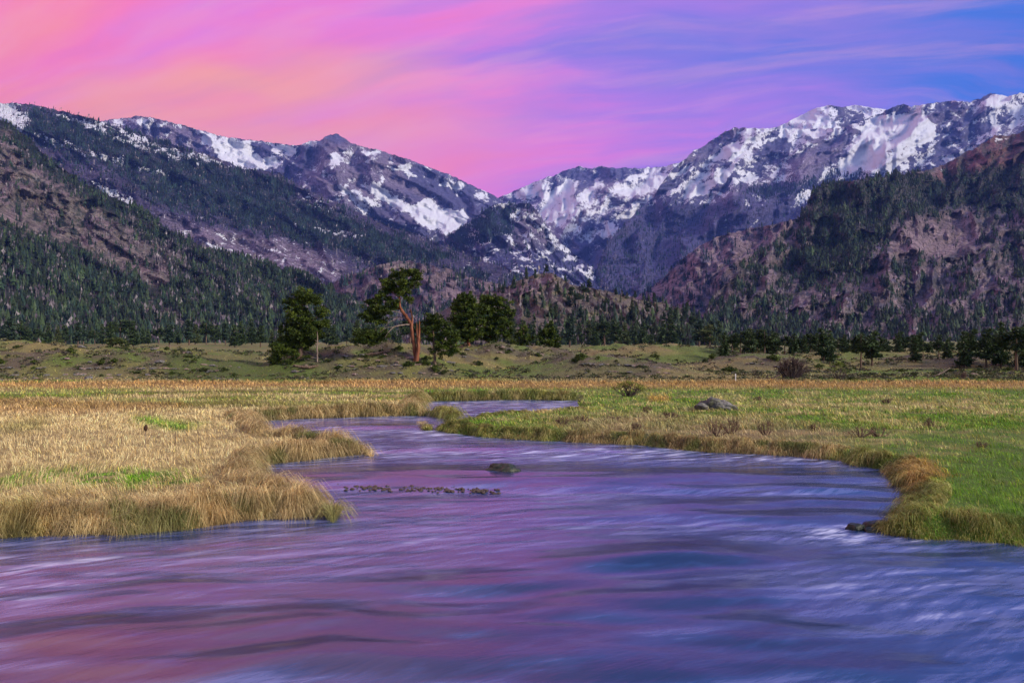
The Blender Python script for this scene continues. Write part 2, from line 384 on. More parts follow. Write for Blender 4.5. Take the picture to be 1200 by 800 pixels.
add_foam_shade(1000, 622, 45, 5, .35); add_foam_shade(1003, 617, 20, 4, .4); add_foam_shade(920, 580, 60, 5, .3); add_foam_shade(960, 572, 30, 1.5, .15); add_foam_shade(880, 585, 50, 1.5, .15); add_foam_shade(940, 600, 70, 3, .2); add_foam_shade(620, 557, 80, 2, .2); add_foam_shade(1000, 632, 120, 6, .25)
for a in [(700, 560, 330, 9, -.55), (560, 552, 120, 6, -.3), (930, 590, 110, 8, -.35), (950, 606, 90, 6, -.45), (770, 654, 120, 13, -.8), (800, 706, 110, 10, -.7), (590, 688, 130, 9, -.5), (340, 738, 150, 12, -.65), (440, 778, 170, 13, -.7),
          (120, 755, 110, 12, -.6), (60, 795, 150, 12, -.5), (990, 780, 120, 10, -.5), (940, 648, 90, 7, -.4), (1090, 655, 130, 8, -.35), (650, 740, 70, 8, -.4), (700, 790, 150, 10, -.5), (870, 755, 120, 8, -.3), (480, 500, 90, 3, -.5), (560, 523, 100, 4, -.35), (520, 583, 70, 4, -.3)]: add_foam_shade(*a)  # negative patches: dark troughs and riffle bands painted as shade into the water
foam = foam + .10 * np.exp(-((wpy - 700) / 120) ** 2) * 1 + .12 * sstep(380, 0, wpx) * sstep(620, 680, wpy)
foam = foam + .30 * sstep(600, 530, wpy); foam = np.where(foam > 0, foam * (.75 + .9 * fbm(WX * 1.5, WY * 4, 4, 27)), foam * (1 + .8 * fbm(WX * 1.2 + WY, WY * 3, 3, 37)))
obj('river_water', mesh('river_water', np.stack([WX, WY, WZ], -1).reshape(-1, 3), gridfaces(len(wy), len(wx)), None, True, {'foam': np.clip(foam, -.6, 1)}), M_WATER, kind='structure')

# ------------------------------------------------------------------ mountains
MASS = {}
def mass(name, crest, cY, base, bY, x0, x1, step=1.1, vstep=1.1, rough=.03, jag=1.6, gul=(30, 90), shear=0., gexp=1.0, seed=0, paint=None, over=0.22, crag=0, CRK=1., cool=(1, 1, 1)):
    px = np.arange(x0, x1 + step, step); cy = pl(px, crest); by = pl(px, base); nY = pl(px, bY); fY = pl(px, cY)
    cy0 = np.minimum(cy, by - 6)
    cy = cy - jag * 1.0 * fbm(px * .11, px * 0 + seed, 5, seed, .6) 
    cy = np.minimum(cy, by - .5)
    nr = int(max(20, np.max(by - cy) / vstep)); t = np.concatenate([np.linspace(0, 1, nr), 1 + np.linspace(.02, 1, 12) ** 1 * over])
    T, PX = np.meshgrid(t, px, indexing='ij'); tf = np.minimum(T, 1)
    py = by[None] + (cy - by)[None] * tf
    Y = nY[None] + (fY - nY)[None] * np.clip((by[None] - py) / (by - cy0)[None], 0, 1.1)
    span = (fY - nY)[None]
    gx = PX + shear * py
    wob = fbm(PX / 60., py / 45., 5, seed + 3) * 20
    g = ridged((gx + wob) / gul[0], (py + .8 * wob) / gul[1] / 1.15, 5, seed + 1, .5)
    g2 = ridged((gx + .5 * wob) / gul[0] * 3.6 + 5, (py + .5 * wob) / gul[1] * 2.6, 4, seed + 2); g3 = ridged(PX / 5.5, py / 6.5, 3, seed + 6)
    bg = fbm(gx / 110., py / 90., 4, seed + 8)
    env = sstep(0, .06, tf)
    Y = Y * (1 - rough * env * ((g - .3) * 1.0 + (g2 - .3) * .16 + (g3 - .3) * .05 + bg * .7))
    if crag:
        w1, w2 = worley((gx + wob) / crag, (py + .5 * wob) / crag / 1.25, seed); v1, v2 = worley((gx + .6 * wob) / crag * 2.7, (py + .3 * wob) / crag * 1.9, seed + 3)
        Y = Y * (1 - env * (.022 * (1 - w1 ** 2) + .007 * (1 - v1 ** 2)) * CRK)
    Y0 = Y[:nr].copy(); Yf = .5 * np.maximum.accumulate(Y0, 0) + .5 * np.minimum.accumulate(Y0[::-1], 0)[::-1]
    for _ in range(5):
        Yp = np.pad(Yf, 1, 'edge'); Yf = (Yp[:-2, 1:-1] + Yp[2:, 1:-1] + Yf * 2 + .5 * (Yp[1:-1, :-2] + Yp[1:-1, 2:])) / 5
    Y[:nr] = Yf + .30 * np.clip(Y0 - Yf, -60, 60); Y[nr:] = Y[nr - 1]      # no overhangs: the slope only climbs away from us
    z = H - (py - CY) / F * Y
    x = (PX - CX) / F * Y
    back = np.maximum(T - 1, 0)
    Y2 = Y + back * span * 1.6; z = z - back * span * 1.1 * (1 + .3 * bg); x = x * (Y2 / Y)
    z = np.maximum(z, -2)
    wxx = 6 * fbm(PX / 22., py / 22., 5, seed + 30, .6); wyy = 5 * fbm(PX / 22. + 40, py / 18., 5, seed + 31, .6)
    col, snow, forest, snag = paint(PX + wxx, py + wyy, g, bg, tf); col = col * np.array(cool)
    snow = snow - .08 * (g - .35)
    m = mesh(name, np.stack([x, Y2, z], -1).reshape(-1, 3), gridfaces(len(t), len(px)), np.clip(col, .005, .9).reshape(-1, 3), True, {'snow': snow})
    o = obj(name, m, M_MT, kind='structure')
    MASS[name] = (x[:nr], Y2[:nr], z[:nr], PX[:nr], py[:nr], forest[:nr], snag[:nr]); return o
PURP = np.array([.110, .095, .145]); ROSE = np.array([.26, .185, .20]); BURN = np.array([.070, .054, .090]); TAN = np.array([.22, .18, .155]); DKG = np.array([.012, .024, .018]); BLUR = np.array([.035, .05, .12]); RUSTY = np.array([.20, .095, .095])
def cmix(c, w, k): w = np.clip(w, 0, 1)[..., None]; return c * (1 - w) + k * w
def start(sh, c): return np.broadcast_to(c, sh + (3,)).copy()

def paint_B(px, py, g, bg, t):
    c = start(px.shape, PURP); c = cmix(c, sstep(0, .4, bg), ROSE)
    n = fbm(px / 16., py / 11., 4, 5) + .5 * fbm((px + py) / 9, (py - px) / 26, 3, 15)
    s = .44 + .42 * n
    s += .32 * pm(px, py, [(600, 228), (627, 216), (650, 210), (673, 220), (693, 220), (690, 240), (673, 253), (667, 275), (650, 262), (630, 240)], 5)
    s += .30 * pm(px, py, [(687, 203), (713, 217), (740, 210), (787, 198), (803, 188), (800, 205), (760, 225), (720, 226), (700, 217)], 4)
    s -= .35 * pm(px, py, [(655, 205), (680, 194), (690, 205), (695, 215), (665, 212)], 4) + .32 * pm(px, py, [(700, 197), (745, 198), (735, 212), (712, 212)], 3)
    s -= .5 * sstep(270, 310, py)
    return c, s, px * 0, px * 0
def paint_A(px, py, g, bg, t):
    c = start(px.shape, PURP * .95); c = cmix(c, sstep(-.1, .3, bg), ROSE * .9)
    n = fbm(px / 13., py / 9., 4, 6) + .6 * fbm((px - py) / 22, (py + px * .6) / 7, 3, 16)
    s = .27 + .30 * n
    for poly, w in [([(150, 138), (170, 137), (178, 152), (160, 148)], .35), ([(228, 152), (260, 160), (297, 165), (300, 181), (335, 186), (322, 199), (285, 199), (257, 186), (240, 172)], .52),
                    ([(305, 167), (350, 171), (335, 184), (318, 176)], .45), ([(362, 165), (376, 164), (372, 172), (358, 174)], .4), ([(384, 180), (400, 180), (410, 193), (392, 194)], .45), ([(422, 172), (448, 177), (440, 183), (424, 182)], .45),
                    ([(424, 190), (440, 186), (442, 192), (428, 194)], .4), ([(423, 217), (443, 212), (460, 230), (487, 239), (513, 228), (516, 240), (533, 245), (548, 253), (541, 268), (513, 275), (498, 263), (478, 250), (455, 238), (438, 228)], .58),
                    ([(456, 197), (476, 192), (492, 209), (470, 203)], .5), ([(512, 217), (530, 206), (543, 220), (534, 228)], .5), ([(392, 212), (430, 228), (448, 243), (430, 248), (402, 232)], .34), ([(375, 190), (395, 205), (388, 215), (360, 196)], .15),
                    ([(448, 207), (464, 209), (462, 212), (449, 210)], .4), ([(560, 222), (586, 234), (580, 240), (556, 230)], .15), ([(470, 268), (500, 276), (520, 288), (500, 288)], .3), ([(130, 138), (210, 144), (345, 169), (345, 172), (210, 150), (130, 143)], .2)]:
        s = s + w * pm(px, py, poly, 3.0)
    for poly in [[(375, 160), (400, 157), (408, 168), (400, 178), (378, 182)], [(455, 205), (520, 215), (512, 236), (480, 240), (460, 225)], [(508, 238), (520, 222), (545, 228), (540, 248), (520, 240)], [(352, 175), (375, 170), (372, 190), (340, 205)]]:
        s = s - .3 * pm(px, py, poly, 4)
    fo_ = pm(px, py, [(400, 240), (450, 255), (500, 275), (560, 300), (540, 300), (470, 280), (420, 262)], 6)
    return cmix(c, fo_, DKG), s - fo_ * .15, fo_ * .5, px * 0
def paint_C(px, py, g, bg, t):
    c = start(px.shape, PURP); c = cmix(c, sstep(-.1, .35, bg), ROSE)
    line = pl(px, [(700, 240), (800, 232), (850, 228), (880, 212), (960, 207), (1060, 202), (1200, 150)])   # below: burnt forest
    low = sstep(-2, 16, py - line); c = cmix(c, low * .85, BURN * .9 + BLUR * .25)
    n = fbm(px / 15., py / 9., 4, 7) + .6 * fbm((px + 1.6 * py) / 9, (py - px * .5) / 30, 3, 17)
    s = .44 + .42 * n - .42 * low - .1 * sstep(800, 770, px)
    for poly, w in [([(832, 178), (860, 165), (878, 178), (853, 190), (840, 186)], .35), ([(862, 152), (905, 152), (900, 165), (880, 163)], .3), ([(906, 151), (985, 151), (955, 160), (915, 160)], .42), ([(805, 215), (855, 195), (868, 190), (860, 205), (820, 228), (802, 236)], .35),
                    ([(1010, 146), (1040, 133), (1078, 130), (1096, 150), (1082, 172), (1060, 188), (1020, 206), (972, 208), (990, 180), (1003, 162)], .48), ([(1145, 120), (1165, 110), (1190, 115), (1175, 128)], .35), ([(1150, 118), (1240, 112), (1240, 140), (1180, 140)], .2),
                    ([(940, 222), (965, 228), (950, 240), (925, 245)], .5), ([(880, 262), (895, 255), (890, 266)], .45), ([(870, 232), (935, 222), (930, 228), (875, 240)], .28)]:
        s = s + w * pm(px, py, poly, 3.0)
    for poly, w in [([(1030, 135), (1060, 124), (1070, 128), (1045, 140)], .35), ([(845, 158), (862, 150), (868, 162), (850, 172), (820, 190), (805, 190)], .3), ([(930, 185), (985, 160), (1010, 155), (975, 190), (960, 205), (925, 205)], .4), ([(890, 168), (925, 165), (925, 185), (900, 190)], .25),
                    ([(1085, 125), (1140, 120), (1160, 150), (1100, 170)], .12), ([(1040, 165), (1065, 160), (1065, 185), (1040, 185)], .16)]:
        s = s - w * pm(px, py, poly, 4)
    band = pm(px, py, [(850, 225), (960, 205), (1050, 200), (1000, 216), (900, 232)], 5)
    return c, s, band * .35 + low * .12, low * .4
def paint_C0(px, py, g, bg, t):
    c = start(px.shape, PURP * .9); n = fbm(px / 8., py / 5., 4, 8)
    s = .72 + .3 * n - .45 * pm(px, py, [(975, 124), (1012, 130), (1020, 150), (985, 150)], 6); return c, s, px * 0, px * 0
def paint_I(px, py, g, bg, t):
    c = start(px.shape, BURN * .8 + BLUR * .35); c = cmix(c, pm(px, py, [(605, 240), (632, 246), (660, 290), (600, 290)], 9) * .8, ROSE * .8)
    n = fbm(px / 12., py / 8., 4, 9) + .5 * fbm((px - 1.4 * py) / 30, (py + px * .7) / 7, 3, 19)
    s = .34 + .36 * n + .3 * pm(px, py, [(634, 262), (645, 268), (668, 300), (655, 298)], 3) + .16 * pm(px, py, [(640, 300), (700, 315), (722, 336), (660, 320)], 6) - .1 * sstep(310, 330, py)
    return c, s, .45 * pm(px, py, [(520, 280), (580, 242), (605, 242), (590, 275), (530, 300)], 8) + .08, .3 + px * 0
def paint_V(px, py, g, bg, t):
    c = start(px.shape, BLUR * .7); n = fbm(px / 12., py / 8., 4, 29)
    return c, .28 + .34 * n, .3 + px * 0, .3 + px * 0
def paint_D(px, py, g, bg, t):
    n = fbm(px / 26., py / 16., 4, 10); c = start(px.shape, BURN); c = cmix(c, sstep(-.1, .4, n), BURN * 1.25 + .015)
    gr = pm(px, py, [(135, 205), (280, 215), (400, 255), (520, 300), (470, 310), (380, 290), (270, 258), (180, 235)], 12)   # green belt
    gr2 = pm(px, py, [(20, 130), (110, 140), (280, 200), (330, 208), (350, 235), (300, 235), (150, 200), (30, 165)], 8)
    c = cmix(c, gr * .7, DKG * 1.3); c = cmix(c, gr2 * .55, DKG * 1.4 + .01)
    talus = pm(px, py, [(185, 252), (215, 262), (250, 268), (320, 280), (385, 300), (412, 318), (385, 336), (330, 320), (270, 300), (215, 280)], 6)
    c = cmix(c, talus * .8, ROSE * 1.05)
    n2 = fbm(px / 7., py / 5., 4, 20)
    s = .20 + .25 * n2
    s += .42 * pm(px, py, [(60, 130), (110, 139), (190, 168), (250, 184), (275, 196), (200, 190), (120, 158), (70, 140)], 4) - .1 * gr2
    s += .45 * pm(px, py, [(-200, 124), (20, 121), (40, 140), (30, 155), (-200, 150)], 8)
    s += .40 * pm(px, py, [(28, 150), (60, 160), (120, 178), (200, 206), (200, 211), (110, 186), (40, 162)], 2.5)
    s += .36 * pm(px, py, [(105, 208), (120, 215), (160, 238), (168, 250), (150, 246), (118, 225)], 3)
    s += .34 * pm(px, py, [(345, 262), (400, 270), (430, 280), (395, 280)], 4) + .4 * pm(px, py, [(234, 280), (266, 294), (262, 297), (236, 285)], 2)
    s += .2 * pm(px, py, [(340, 215), (380, 235), (400, 250), (360, 245)], 6) + .12 * talus
    f = .25 + .75 * np.maximum(gr, gr2) - .85 * talus + .5 * n
    f = np.maximum(f, .9 * pm(px, py, [(330, 250), (460, 280), (560, 312), (610, 330), (540, 335), (430, 310), (340, 280)], 10) * (.4 + n))
    f = np.where(s > .45, f * .3, f)
    return c, s, f, .55 + .2 * n - .35 * talus
def paint_E(px, py, g, bg, t):
    n = fbm(px / 24., py / 16., 4, 12); n2 = fbm(px / 9., py / 7., 4, 22)
    c = start(px.shape, DKG * 1.2 + .004)
    rk = pm(px, py, [(-80, 165), (8, 155), (40, 195), (70, 215), (110, 245), (150, 265), (190, 300), (205, 325), (150, 320), (90, 290), (20, 270), (-80, 240)], 9)
    rk2 = pm(px, py, [(150, 305), (190, 320), (215, 340), (170, 335)], 6) + pm(px, py, [(160, 350), (215, 370), (225, 385), (180, 380)], 6) * .8 + pm(px, py, [(195, 288), (220, 300), (228, 318), (205, 310)], 5) * .7
    rk2 = rk2 + .8 * pm(px, py, [(60, 378), (110, 385), (115, 396), (70, 390)], 4)
    rr = np.clip((rk + rk2) * (.75 + 1.3 * n2), 0, 1)
    c = cmix(c, rr, TAN * .95); c = cmix(c, rr * sstep(0, .4, n), ROSE)
    s = .1 + .2 * n2 + .3 * pm(px, py, [(55, 205), (120, 245), (140, 258), (125, 255), (60, 215)], 4) * 0
    f = .8 - 1.0 * rr + .55 * n + .5 * n2; sn = .3 + .4 * sstep(.05, .3, n) + .5 * pm(px, py, [(150, 255), (230, 300), (300, 330), (300, 350), (200, 330)], 12)
    return c, s, f, sn
def paint_F(px, py, g, bg, t):
    n = fbm(px / 14., py / 10., 4, 14); c = start(px.shape, ROSE * .85); c = cmix(c, sstep(0, .3, n), PURP * .9); c = cmix(c, pm(px, py, [(440, 312), (455, 306), (500, 308), (490, 316), (450, 318)], 4), TAN * 1.1)
    return c, px * 0 + .12 + .1 * n, .30 + .9 * n + .4 * sstep(345, 370, py), .5 + px * 0
def paint_G(px, py, g, bg, t):
    n = fbm(px / 15., py / 11., 4, 24); c = start(px.shape, TAN * .72); c = cmix(c, sstep(0, .35, n), np.array([.17, .15, .085])); c = cmix(c, pm(px, py, [(570, 345), (640, 322), (650, 335), (610, 350)], 6), ROSE)
    return c, px * 0, .35 + .6 * n + .45 * sstep(350, 385, py) * sstep(600, 700, px) , .45 + px * 0
def paint_H(px, py, g, bg, t):
    n = fbm(px / 30., py / 20., 4, 25); n2 = fbm(px / 10., py / 8., 4, 26)
    c = start(px.shape, ROSE * .9 + .01); c = cmix(c, sstep(.0, .35, n2), PURP * 1.1)
    top = pm(px, py, [(1090, 205), (1165, 155), (1260, 130), (1300, 175), (1180, 195), (1100, 215)], 6); c = cmix(c, top, RUSTY)
    gr = pm(px + 26 * n2, py + 18 * n, [(960, 212), (1080, 205), (1170, 195), (1400, 170), (1400, 240), (1180, 225), (1090, 250), (1050, 260), (1000, 320), (960, 335), (925, 310), (945, 270), (940, 240)], 10)
    gr3 = pm(px + 20 * n2, py + 20 * n2, [(1110, 215), (1400, 190), (1400, 260), (1130, 250)], 8)
    cw1, cw2 = worley((px + .8 * py) / 22, py / 27, 20); joint = sstep(.30, .06, cw2 - cw1)
    rock = pm(px, py, [(1140, 245), (1150, 280), (1100, 305), (1060, 300), (1030, 280), (1080, 255)], 6) * .9
    lowf = .28 * sstep(335, 400, py)
    gm_ = np.clip(gr + gr3, 0, 1)
    c = cmix(c, gm_ * .75, DKG * 1.3); c = cmix(c, lowf * .7, np.array([.13, .11, .095]))
    c = cmix(c, rock, ROSE * 1.05); c = cmix(c, .75 * np.clip(sstep(.12, .32, fbm(px / 13., py / 17., 4, 36)) + .7 * joint, 0, 1) * (1 - rock), np.array([.07, .07, .06]))
    f = gm_ * .85 + .04 + .9 * np.clip(n2 - .05, 0, 1) + .5 * sstep(.05, .3, fbm(px / 13., py / 17., 4, 36)) + lowf * .5 - .7 * rock - .8 * top + .42 * joint * sstep(-.25, .1, n)
    f = f * sstep(.0, .25, gm_ + sstep(-.1, .3, n + .5 * n2) + lowf)
    s = .08 + .15 * n2 + .45 * pm(px, py, [(1165, 162), (1180, 158), (1178, 161), (1166, 166)], 1.5) + .35 * pm(px, py, [(1100, 198), (1122, 195), (1118, 200), (1102, 202)], 1.5)
    return c, s, f, .35 + .5 * sstep(.0, .4, n)
def paint_H2(px, py, g, bg, t):
    n2 = fbm(px / 12., py / 9., 4, 28); c = start(px.shape, ROSE * .95); c = cmix(c, sstep(.1, .4, n2), PURP)
    return c, px * 0 + .1, .12 + .6 * np.clip(n2, 0, 1), .5 + px * 0

def flat(v): return [(-999, v), (2999, v)]
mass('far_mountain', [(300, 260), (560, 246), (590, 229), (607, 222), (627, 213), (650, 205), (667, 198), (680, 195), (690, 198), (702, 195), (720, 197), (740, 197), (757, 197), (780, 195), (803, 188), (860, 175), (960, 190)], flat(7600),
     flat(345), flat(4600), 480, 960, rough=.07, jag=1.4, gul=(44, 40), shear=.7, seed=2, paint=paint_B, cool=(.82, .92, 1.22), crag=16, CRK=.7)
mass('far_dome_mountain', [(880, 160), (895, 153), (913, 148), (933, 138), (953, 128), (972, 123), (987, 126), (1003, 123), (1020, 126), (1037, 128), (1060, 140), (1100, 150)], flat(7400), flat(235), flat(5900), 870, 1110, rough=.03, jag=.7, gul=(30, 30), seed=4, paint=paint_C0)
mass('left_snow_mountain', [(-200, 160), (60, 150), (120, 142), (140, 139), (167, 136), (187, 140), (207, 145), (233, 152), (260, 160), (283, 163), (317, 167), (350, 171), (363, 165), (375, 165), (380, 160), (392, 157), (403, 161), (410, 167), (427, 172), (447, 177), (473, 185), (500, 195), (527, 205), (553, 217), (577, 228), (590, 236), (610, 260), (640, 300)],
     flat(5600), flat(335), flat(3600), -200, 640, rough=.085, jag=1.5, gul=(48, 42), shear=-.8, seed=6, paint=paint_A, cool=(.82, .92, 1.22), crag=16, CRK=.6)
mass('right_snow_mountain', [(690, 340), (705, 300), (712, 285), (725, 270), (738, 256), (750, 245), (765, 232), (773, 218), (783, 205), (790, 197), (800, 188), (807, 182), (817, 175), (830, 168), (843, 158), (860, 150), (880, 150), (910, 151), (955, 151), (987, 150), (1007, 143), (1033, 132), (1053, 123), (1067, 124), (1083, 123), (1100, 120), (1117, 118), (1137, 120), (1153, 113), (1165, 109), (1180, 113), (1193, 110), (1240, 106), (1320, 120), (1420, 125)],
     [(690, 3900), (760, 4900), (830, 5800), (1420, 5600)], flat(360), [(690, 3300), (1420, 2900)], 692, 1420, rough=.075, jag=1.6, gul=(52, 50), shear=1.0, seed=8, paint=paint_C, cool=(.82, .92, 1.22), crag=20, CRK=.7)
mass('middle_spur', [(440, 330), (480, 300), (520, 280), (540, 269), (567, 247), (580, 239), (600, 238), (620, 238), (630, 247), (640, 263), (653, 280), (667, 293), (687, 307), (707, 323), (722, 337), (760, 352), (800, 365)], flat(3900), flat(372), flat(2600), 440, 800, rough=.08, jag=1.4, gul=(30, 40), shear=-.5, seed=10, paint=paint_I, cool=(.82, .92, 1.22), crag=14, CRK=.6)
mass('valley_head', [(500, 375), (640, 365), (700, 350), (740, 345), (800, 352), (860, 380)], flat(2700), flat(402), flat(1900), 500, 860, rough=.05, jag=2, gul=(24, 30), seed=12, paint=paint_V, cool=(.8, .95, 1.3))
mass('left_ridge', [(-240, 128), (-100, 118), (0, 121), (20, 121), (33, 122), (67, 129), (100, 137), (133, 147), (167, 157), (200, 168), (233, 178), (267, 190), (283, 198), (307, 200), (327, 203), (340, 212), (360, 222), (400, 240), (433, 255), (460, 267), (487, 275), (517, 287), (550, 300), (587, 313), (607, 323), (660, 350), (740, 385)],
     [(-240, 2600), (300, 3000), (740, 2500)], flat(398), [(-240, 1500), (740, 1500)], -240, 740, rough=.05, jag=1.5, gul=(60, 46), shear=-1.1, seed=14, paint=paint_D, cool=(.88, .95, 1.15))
mass('right_rock_spur', [(730, 372), (740, 352), (755, 343), (775, 327), (793, 310), (820, 287), (850, 274), (880, 268), (910, 262), (960, 250), (1020, 240)], flat(2300), flat(402), flat(1500), 728, 1020, rough=.07, jag=1.6, gul=(34, 44), shear=.6, seed=16, paint=paint_H2, crag=18, CRK=1.4)
mass('middle_hill', [(330, 372), (387, 334), (402, 323), (420, 320), (440, 312), (452, 307), (485, 306), (502, 311), (527, 315), (552, 325), (577, 331), (600, 338), (650, 350), (700, 380)], flat(1500), flat(408), flat(1000), 330, 700, rough=.06, jag=2, gul=(26, 30), seed=18, paint=paint_F, crag=16, CRK=.6)
mass('right_rocky_mountain', [(818, 406), (826, 392), (824, 378), (828, 362), (836, 348), (848, 335), (862, 318), (882, 300), (905, 284), (927, 267), (940, 250), (947, 237), (953, 223), (967, 215), (1000, 212), (1033, 207), (1067, 203), (1093, 198), (1113, 190), (1133, 178), (1150, 170), (1167, 158), (1183, 160), (1200, 153), (1260, 130), (1400, 140), (1480, 160)],
     [(818, 900), (950, 1500), (1200, 2100), (1480, 2000)], flat(416), [(818, 760), (1480, 420)], 818, 1480, step=.9, vstep=.9, rough=.10, jag=1.8, gul=(44, 44), shear=.8, seed=20, paint=paint_H, crag=24, CRK=1.7)
mass('left_forested_slope', [(-260, 80), (-60, 120), (0, 140), (13, 145), (27, 157), (37, 165), (47, 178), (67, 193), (87, 207), (100, 217), (125, 228), (150, 238), (173, 250), (187, 262), (210, 276), (233, 287), (267, 297), (290, 301), (315, 309), (340, 317), (365, 327), (390, 340), (410, 350), (425, 360), (450, 376), (500, 398), (560, 408)],
     [(-260, 1500), (50, 1500), (300, 1250), (560, 800)], flat(413), [(-260, 300), (560, 640)], -260, 560, step=1.0, vstep=1.0, rough=.07, jag=1.6, gul=(50, 40), shear=-.9, seed=22, paint=paint_E, crag=20, CRK=.6)
mass('rocky_knoll', [(440, 410), (470, 396), (500, 374), (540, 352), (570, 341), (595, 335), (612, 327), (630, 321), (647, 320), (660, 327), (670, 334), (690, 337), (712, 341), (732, 346), (750, 351), (775, 355), (800, 362), (813, 368), (830, 384), (843, 400), (852, 412)],
     [(440, 560), (640, 620), (852, 520)], flat(417), flat(330), 440, 852, step=.9, vstep=.9, rough=.07, jag=1.8, gul=(22, 26), seed=24, paint=paint_G, crag=14, CRK=1.)

# ------------------------------------------------------------------ wooded slopes: far-off woods, one object each
def conifer_template(nt=3, seg=5):
    V = []; Fc = []
    for k in range(nt):
        zb = .08 + .27 * k; zt = zb + .46 - .03 * k; r = .2 * (1 - .25 * k); a0 = k * .6
        n = len(V)
        for i in range(seg):
            an = a0 + 2 * math.pi * i / seg; V.append((r * math.cos(an), r * math.sin(an), zb))
        V.append((0, 0, min(zt, 1.0) if k < nt - 1 else 1.0))
        for i in range(seg): Fc.append((n + i, n + (i + 1) % seg, n + seg))
    return np.array(V), np.array(Fc)
CT = conifer_template()
def scatter(massname, objname, key, count, h0, h1, cols, wid=1.0, tmpl=CT, label=None, mat=None, seed=1, ymin=None):
    x, y, z, px, py, fo_, sn = MASS[massname]; w = fo_ if key == 'f' else sn
    r = np.random.default_rng(seed)
    # spread by screen-sized cell x slope area, thinned by the cover density
    prob = np.clip(w, 0, 1) ** 2; prob[(px < -230) | (px > 1430)] = 0
    prob[0:1] *= .3; p = prob.ravel(); p = p / p.sum()
    idx = r.choice(p.size, count, p=p)
    nc = x.shape[1]; i = np.minimum(idx // nc, x.shape[0] - 2); j = np.minimum(idx % nc, nc - 2)
    a = r.random(count); b = r.random(count)
    def bil(A): return (A[i, j] * (1 - a) + A[i, j + 1] * a) * (1 - b) + (A[i + 1, j] * (1 - a) + A[i + 1, j + 1] * a) * b
    X, Yv, Z = bil(x), bil(y), bil(z)
    pat = fbm(bil(px) / 16., bil(py) / 11., 4, seed + 50)
    hh = r.uniform(h0, h1, count) * np.clip(1 + .7 * pat, .5, 1.7) * (.75 + .5 * r.random(count)); ww = hh * wid * r.uniform(.7, 1.25, count)
    V, Fc = tmpl; an = r.uniform(0, 6.28, count); ca, sa = np.cos(an), np.sin(an)
    vx = V[None, :, 0] * ca[:, None] - V[None, :, 1] * sa[:, None]; vy = V[None, :, 0] * sa[:, None] + V[None, :, 1] * ca[:, None]
    jit = 1 + r.normal(0, .38, vx.shape)
    lean = r.normal(0, .03, (2, count, 1))
    vv = np.stack([X[:, None] + vx * ww[:, None] * jit + lean[0] * V[None, :, 2] * hh[:, None], Yv[:, None] + vy * ww[:, None] * jit, Z[:, None] - hh[:, None] * .06 + V[None, :, 2] * hh[:, None]], -1)
    ff = Fc[None] + (np.arange(count) * len(V))[:, None, None]
    cl = np.array(cols)[r.integers(0, len(cols), count)] * r.uniform(.65, 1.35, (count, 1)) * np.clip(1 + 1.1 * fbm(bil(px) / 9. + 31, bil(py) / 8., 4, seed + 51), .4, 2.2)[:, None]
    m = mesh(objname, vv.reshape(-1, 3), ff.reshape(-1, 3), np.repeat(cl, len(V), 0), False)
    o = obj(objname, m, mat or M_FOREST, kind='stuff', label=label, category='forest'); return o
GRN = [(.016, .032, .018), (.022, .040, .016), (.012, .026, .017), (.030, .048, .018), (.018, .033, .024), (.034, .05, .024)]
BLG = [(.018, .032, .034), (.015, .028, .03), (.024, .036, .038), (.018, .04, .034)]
SN = [(.11, .092, .11), (.15, .125, .135), (.08, .062, .08), (.20, .175, .18)]
SNAG = (np.array([(-.03, 0, 0), (.03, .015, 0), (0, -.03, 0), (0, 0, 1), (-.11, 0, .5), (.1, .02, .62), (0, 0, .78), (0, 0, .42)]), np.array([(0, 1, 3), (1, 2, 3), (2, 0, 3), (4, 5, 6), (4, 7, 5)]))
scatter('left_forested_slope', 'conifer_forest', 'f', 24000, 5.5, 10.5, GRN, 1.0, label='dark green conifer forest covering the steep near slope on the left', seed=1)
scatter('left_forested_slope', 'snag_forest', 's', 9000, 6, 11, SN, 1, SNAG, 'bare grey snags among the conifers of the left slope', M_SNAG, 2)
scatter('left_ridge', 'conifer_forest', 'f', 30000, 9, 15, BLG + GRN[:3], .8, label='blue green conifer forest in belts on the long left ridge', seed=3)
scatter('left_ridge', 'snag_forest', 's', 16000, 10, 18, SN, 1, SNAG, 'burnt purple grey snags over the long left ridge', M_SNAG, 4)
scatter('right_rocky_mountain', 'conifer_forest', 'f', 17000, 5.5, 10.5, GRN, 1.0, label='green conifer forest patch between pink crags of the right mountain', seed=5)
scatter('right_rocky_mountain', 'snag_forest', 's', 8000, 5, 9, SN, 1, SNAG, 'burnt snags on the crags of the right mountain', M_SNAG, 6)
scatter('middle_hill', 'conifer_forest', 'f', 2600, 8, 14, GRN + BLG, .9, label='scattered conifers on the pinkish hill behind the leaning pine', seed=7)
scatter('middle_hill', 'snag_forest', 's', 1500, 7, 12, SN, 1, SNAG, 'thin bare snags on the pinkish hill behind the leaning pine', M_SNAG, 8)
scatter('right_rock_spur', 'conifer_forest', 'f', 1500, 9, 15, BLG, .8, label='dark conifers dotted over the rose coloured spur above the valley mouth', seed=9)
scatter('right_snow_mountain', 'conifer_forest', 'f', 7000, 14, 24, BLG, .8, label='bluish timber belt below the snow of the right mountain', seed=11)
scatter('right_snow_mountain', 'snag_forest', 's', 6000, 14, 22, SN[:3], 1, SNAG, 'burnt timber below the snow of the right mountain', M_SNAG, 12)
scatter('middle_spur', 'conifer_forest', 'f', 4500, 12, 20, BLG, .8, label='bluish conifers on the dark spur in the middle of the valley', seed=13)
scatter('valley_head', 'conifer_forest', 'f', 2500, 10, 16, BLG, .8, label='blue forest on the floor of the upper valley', seed=15)
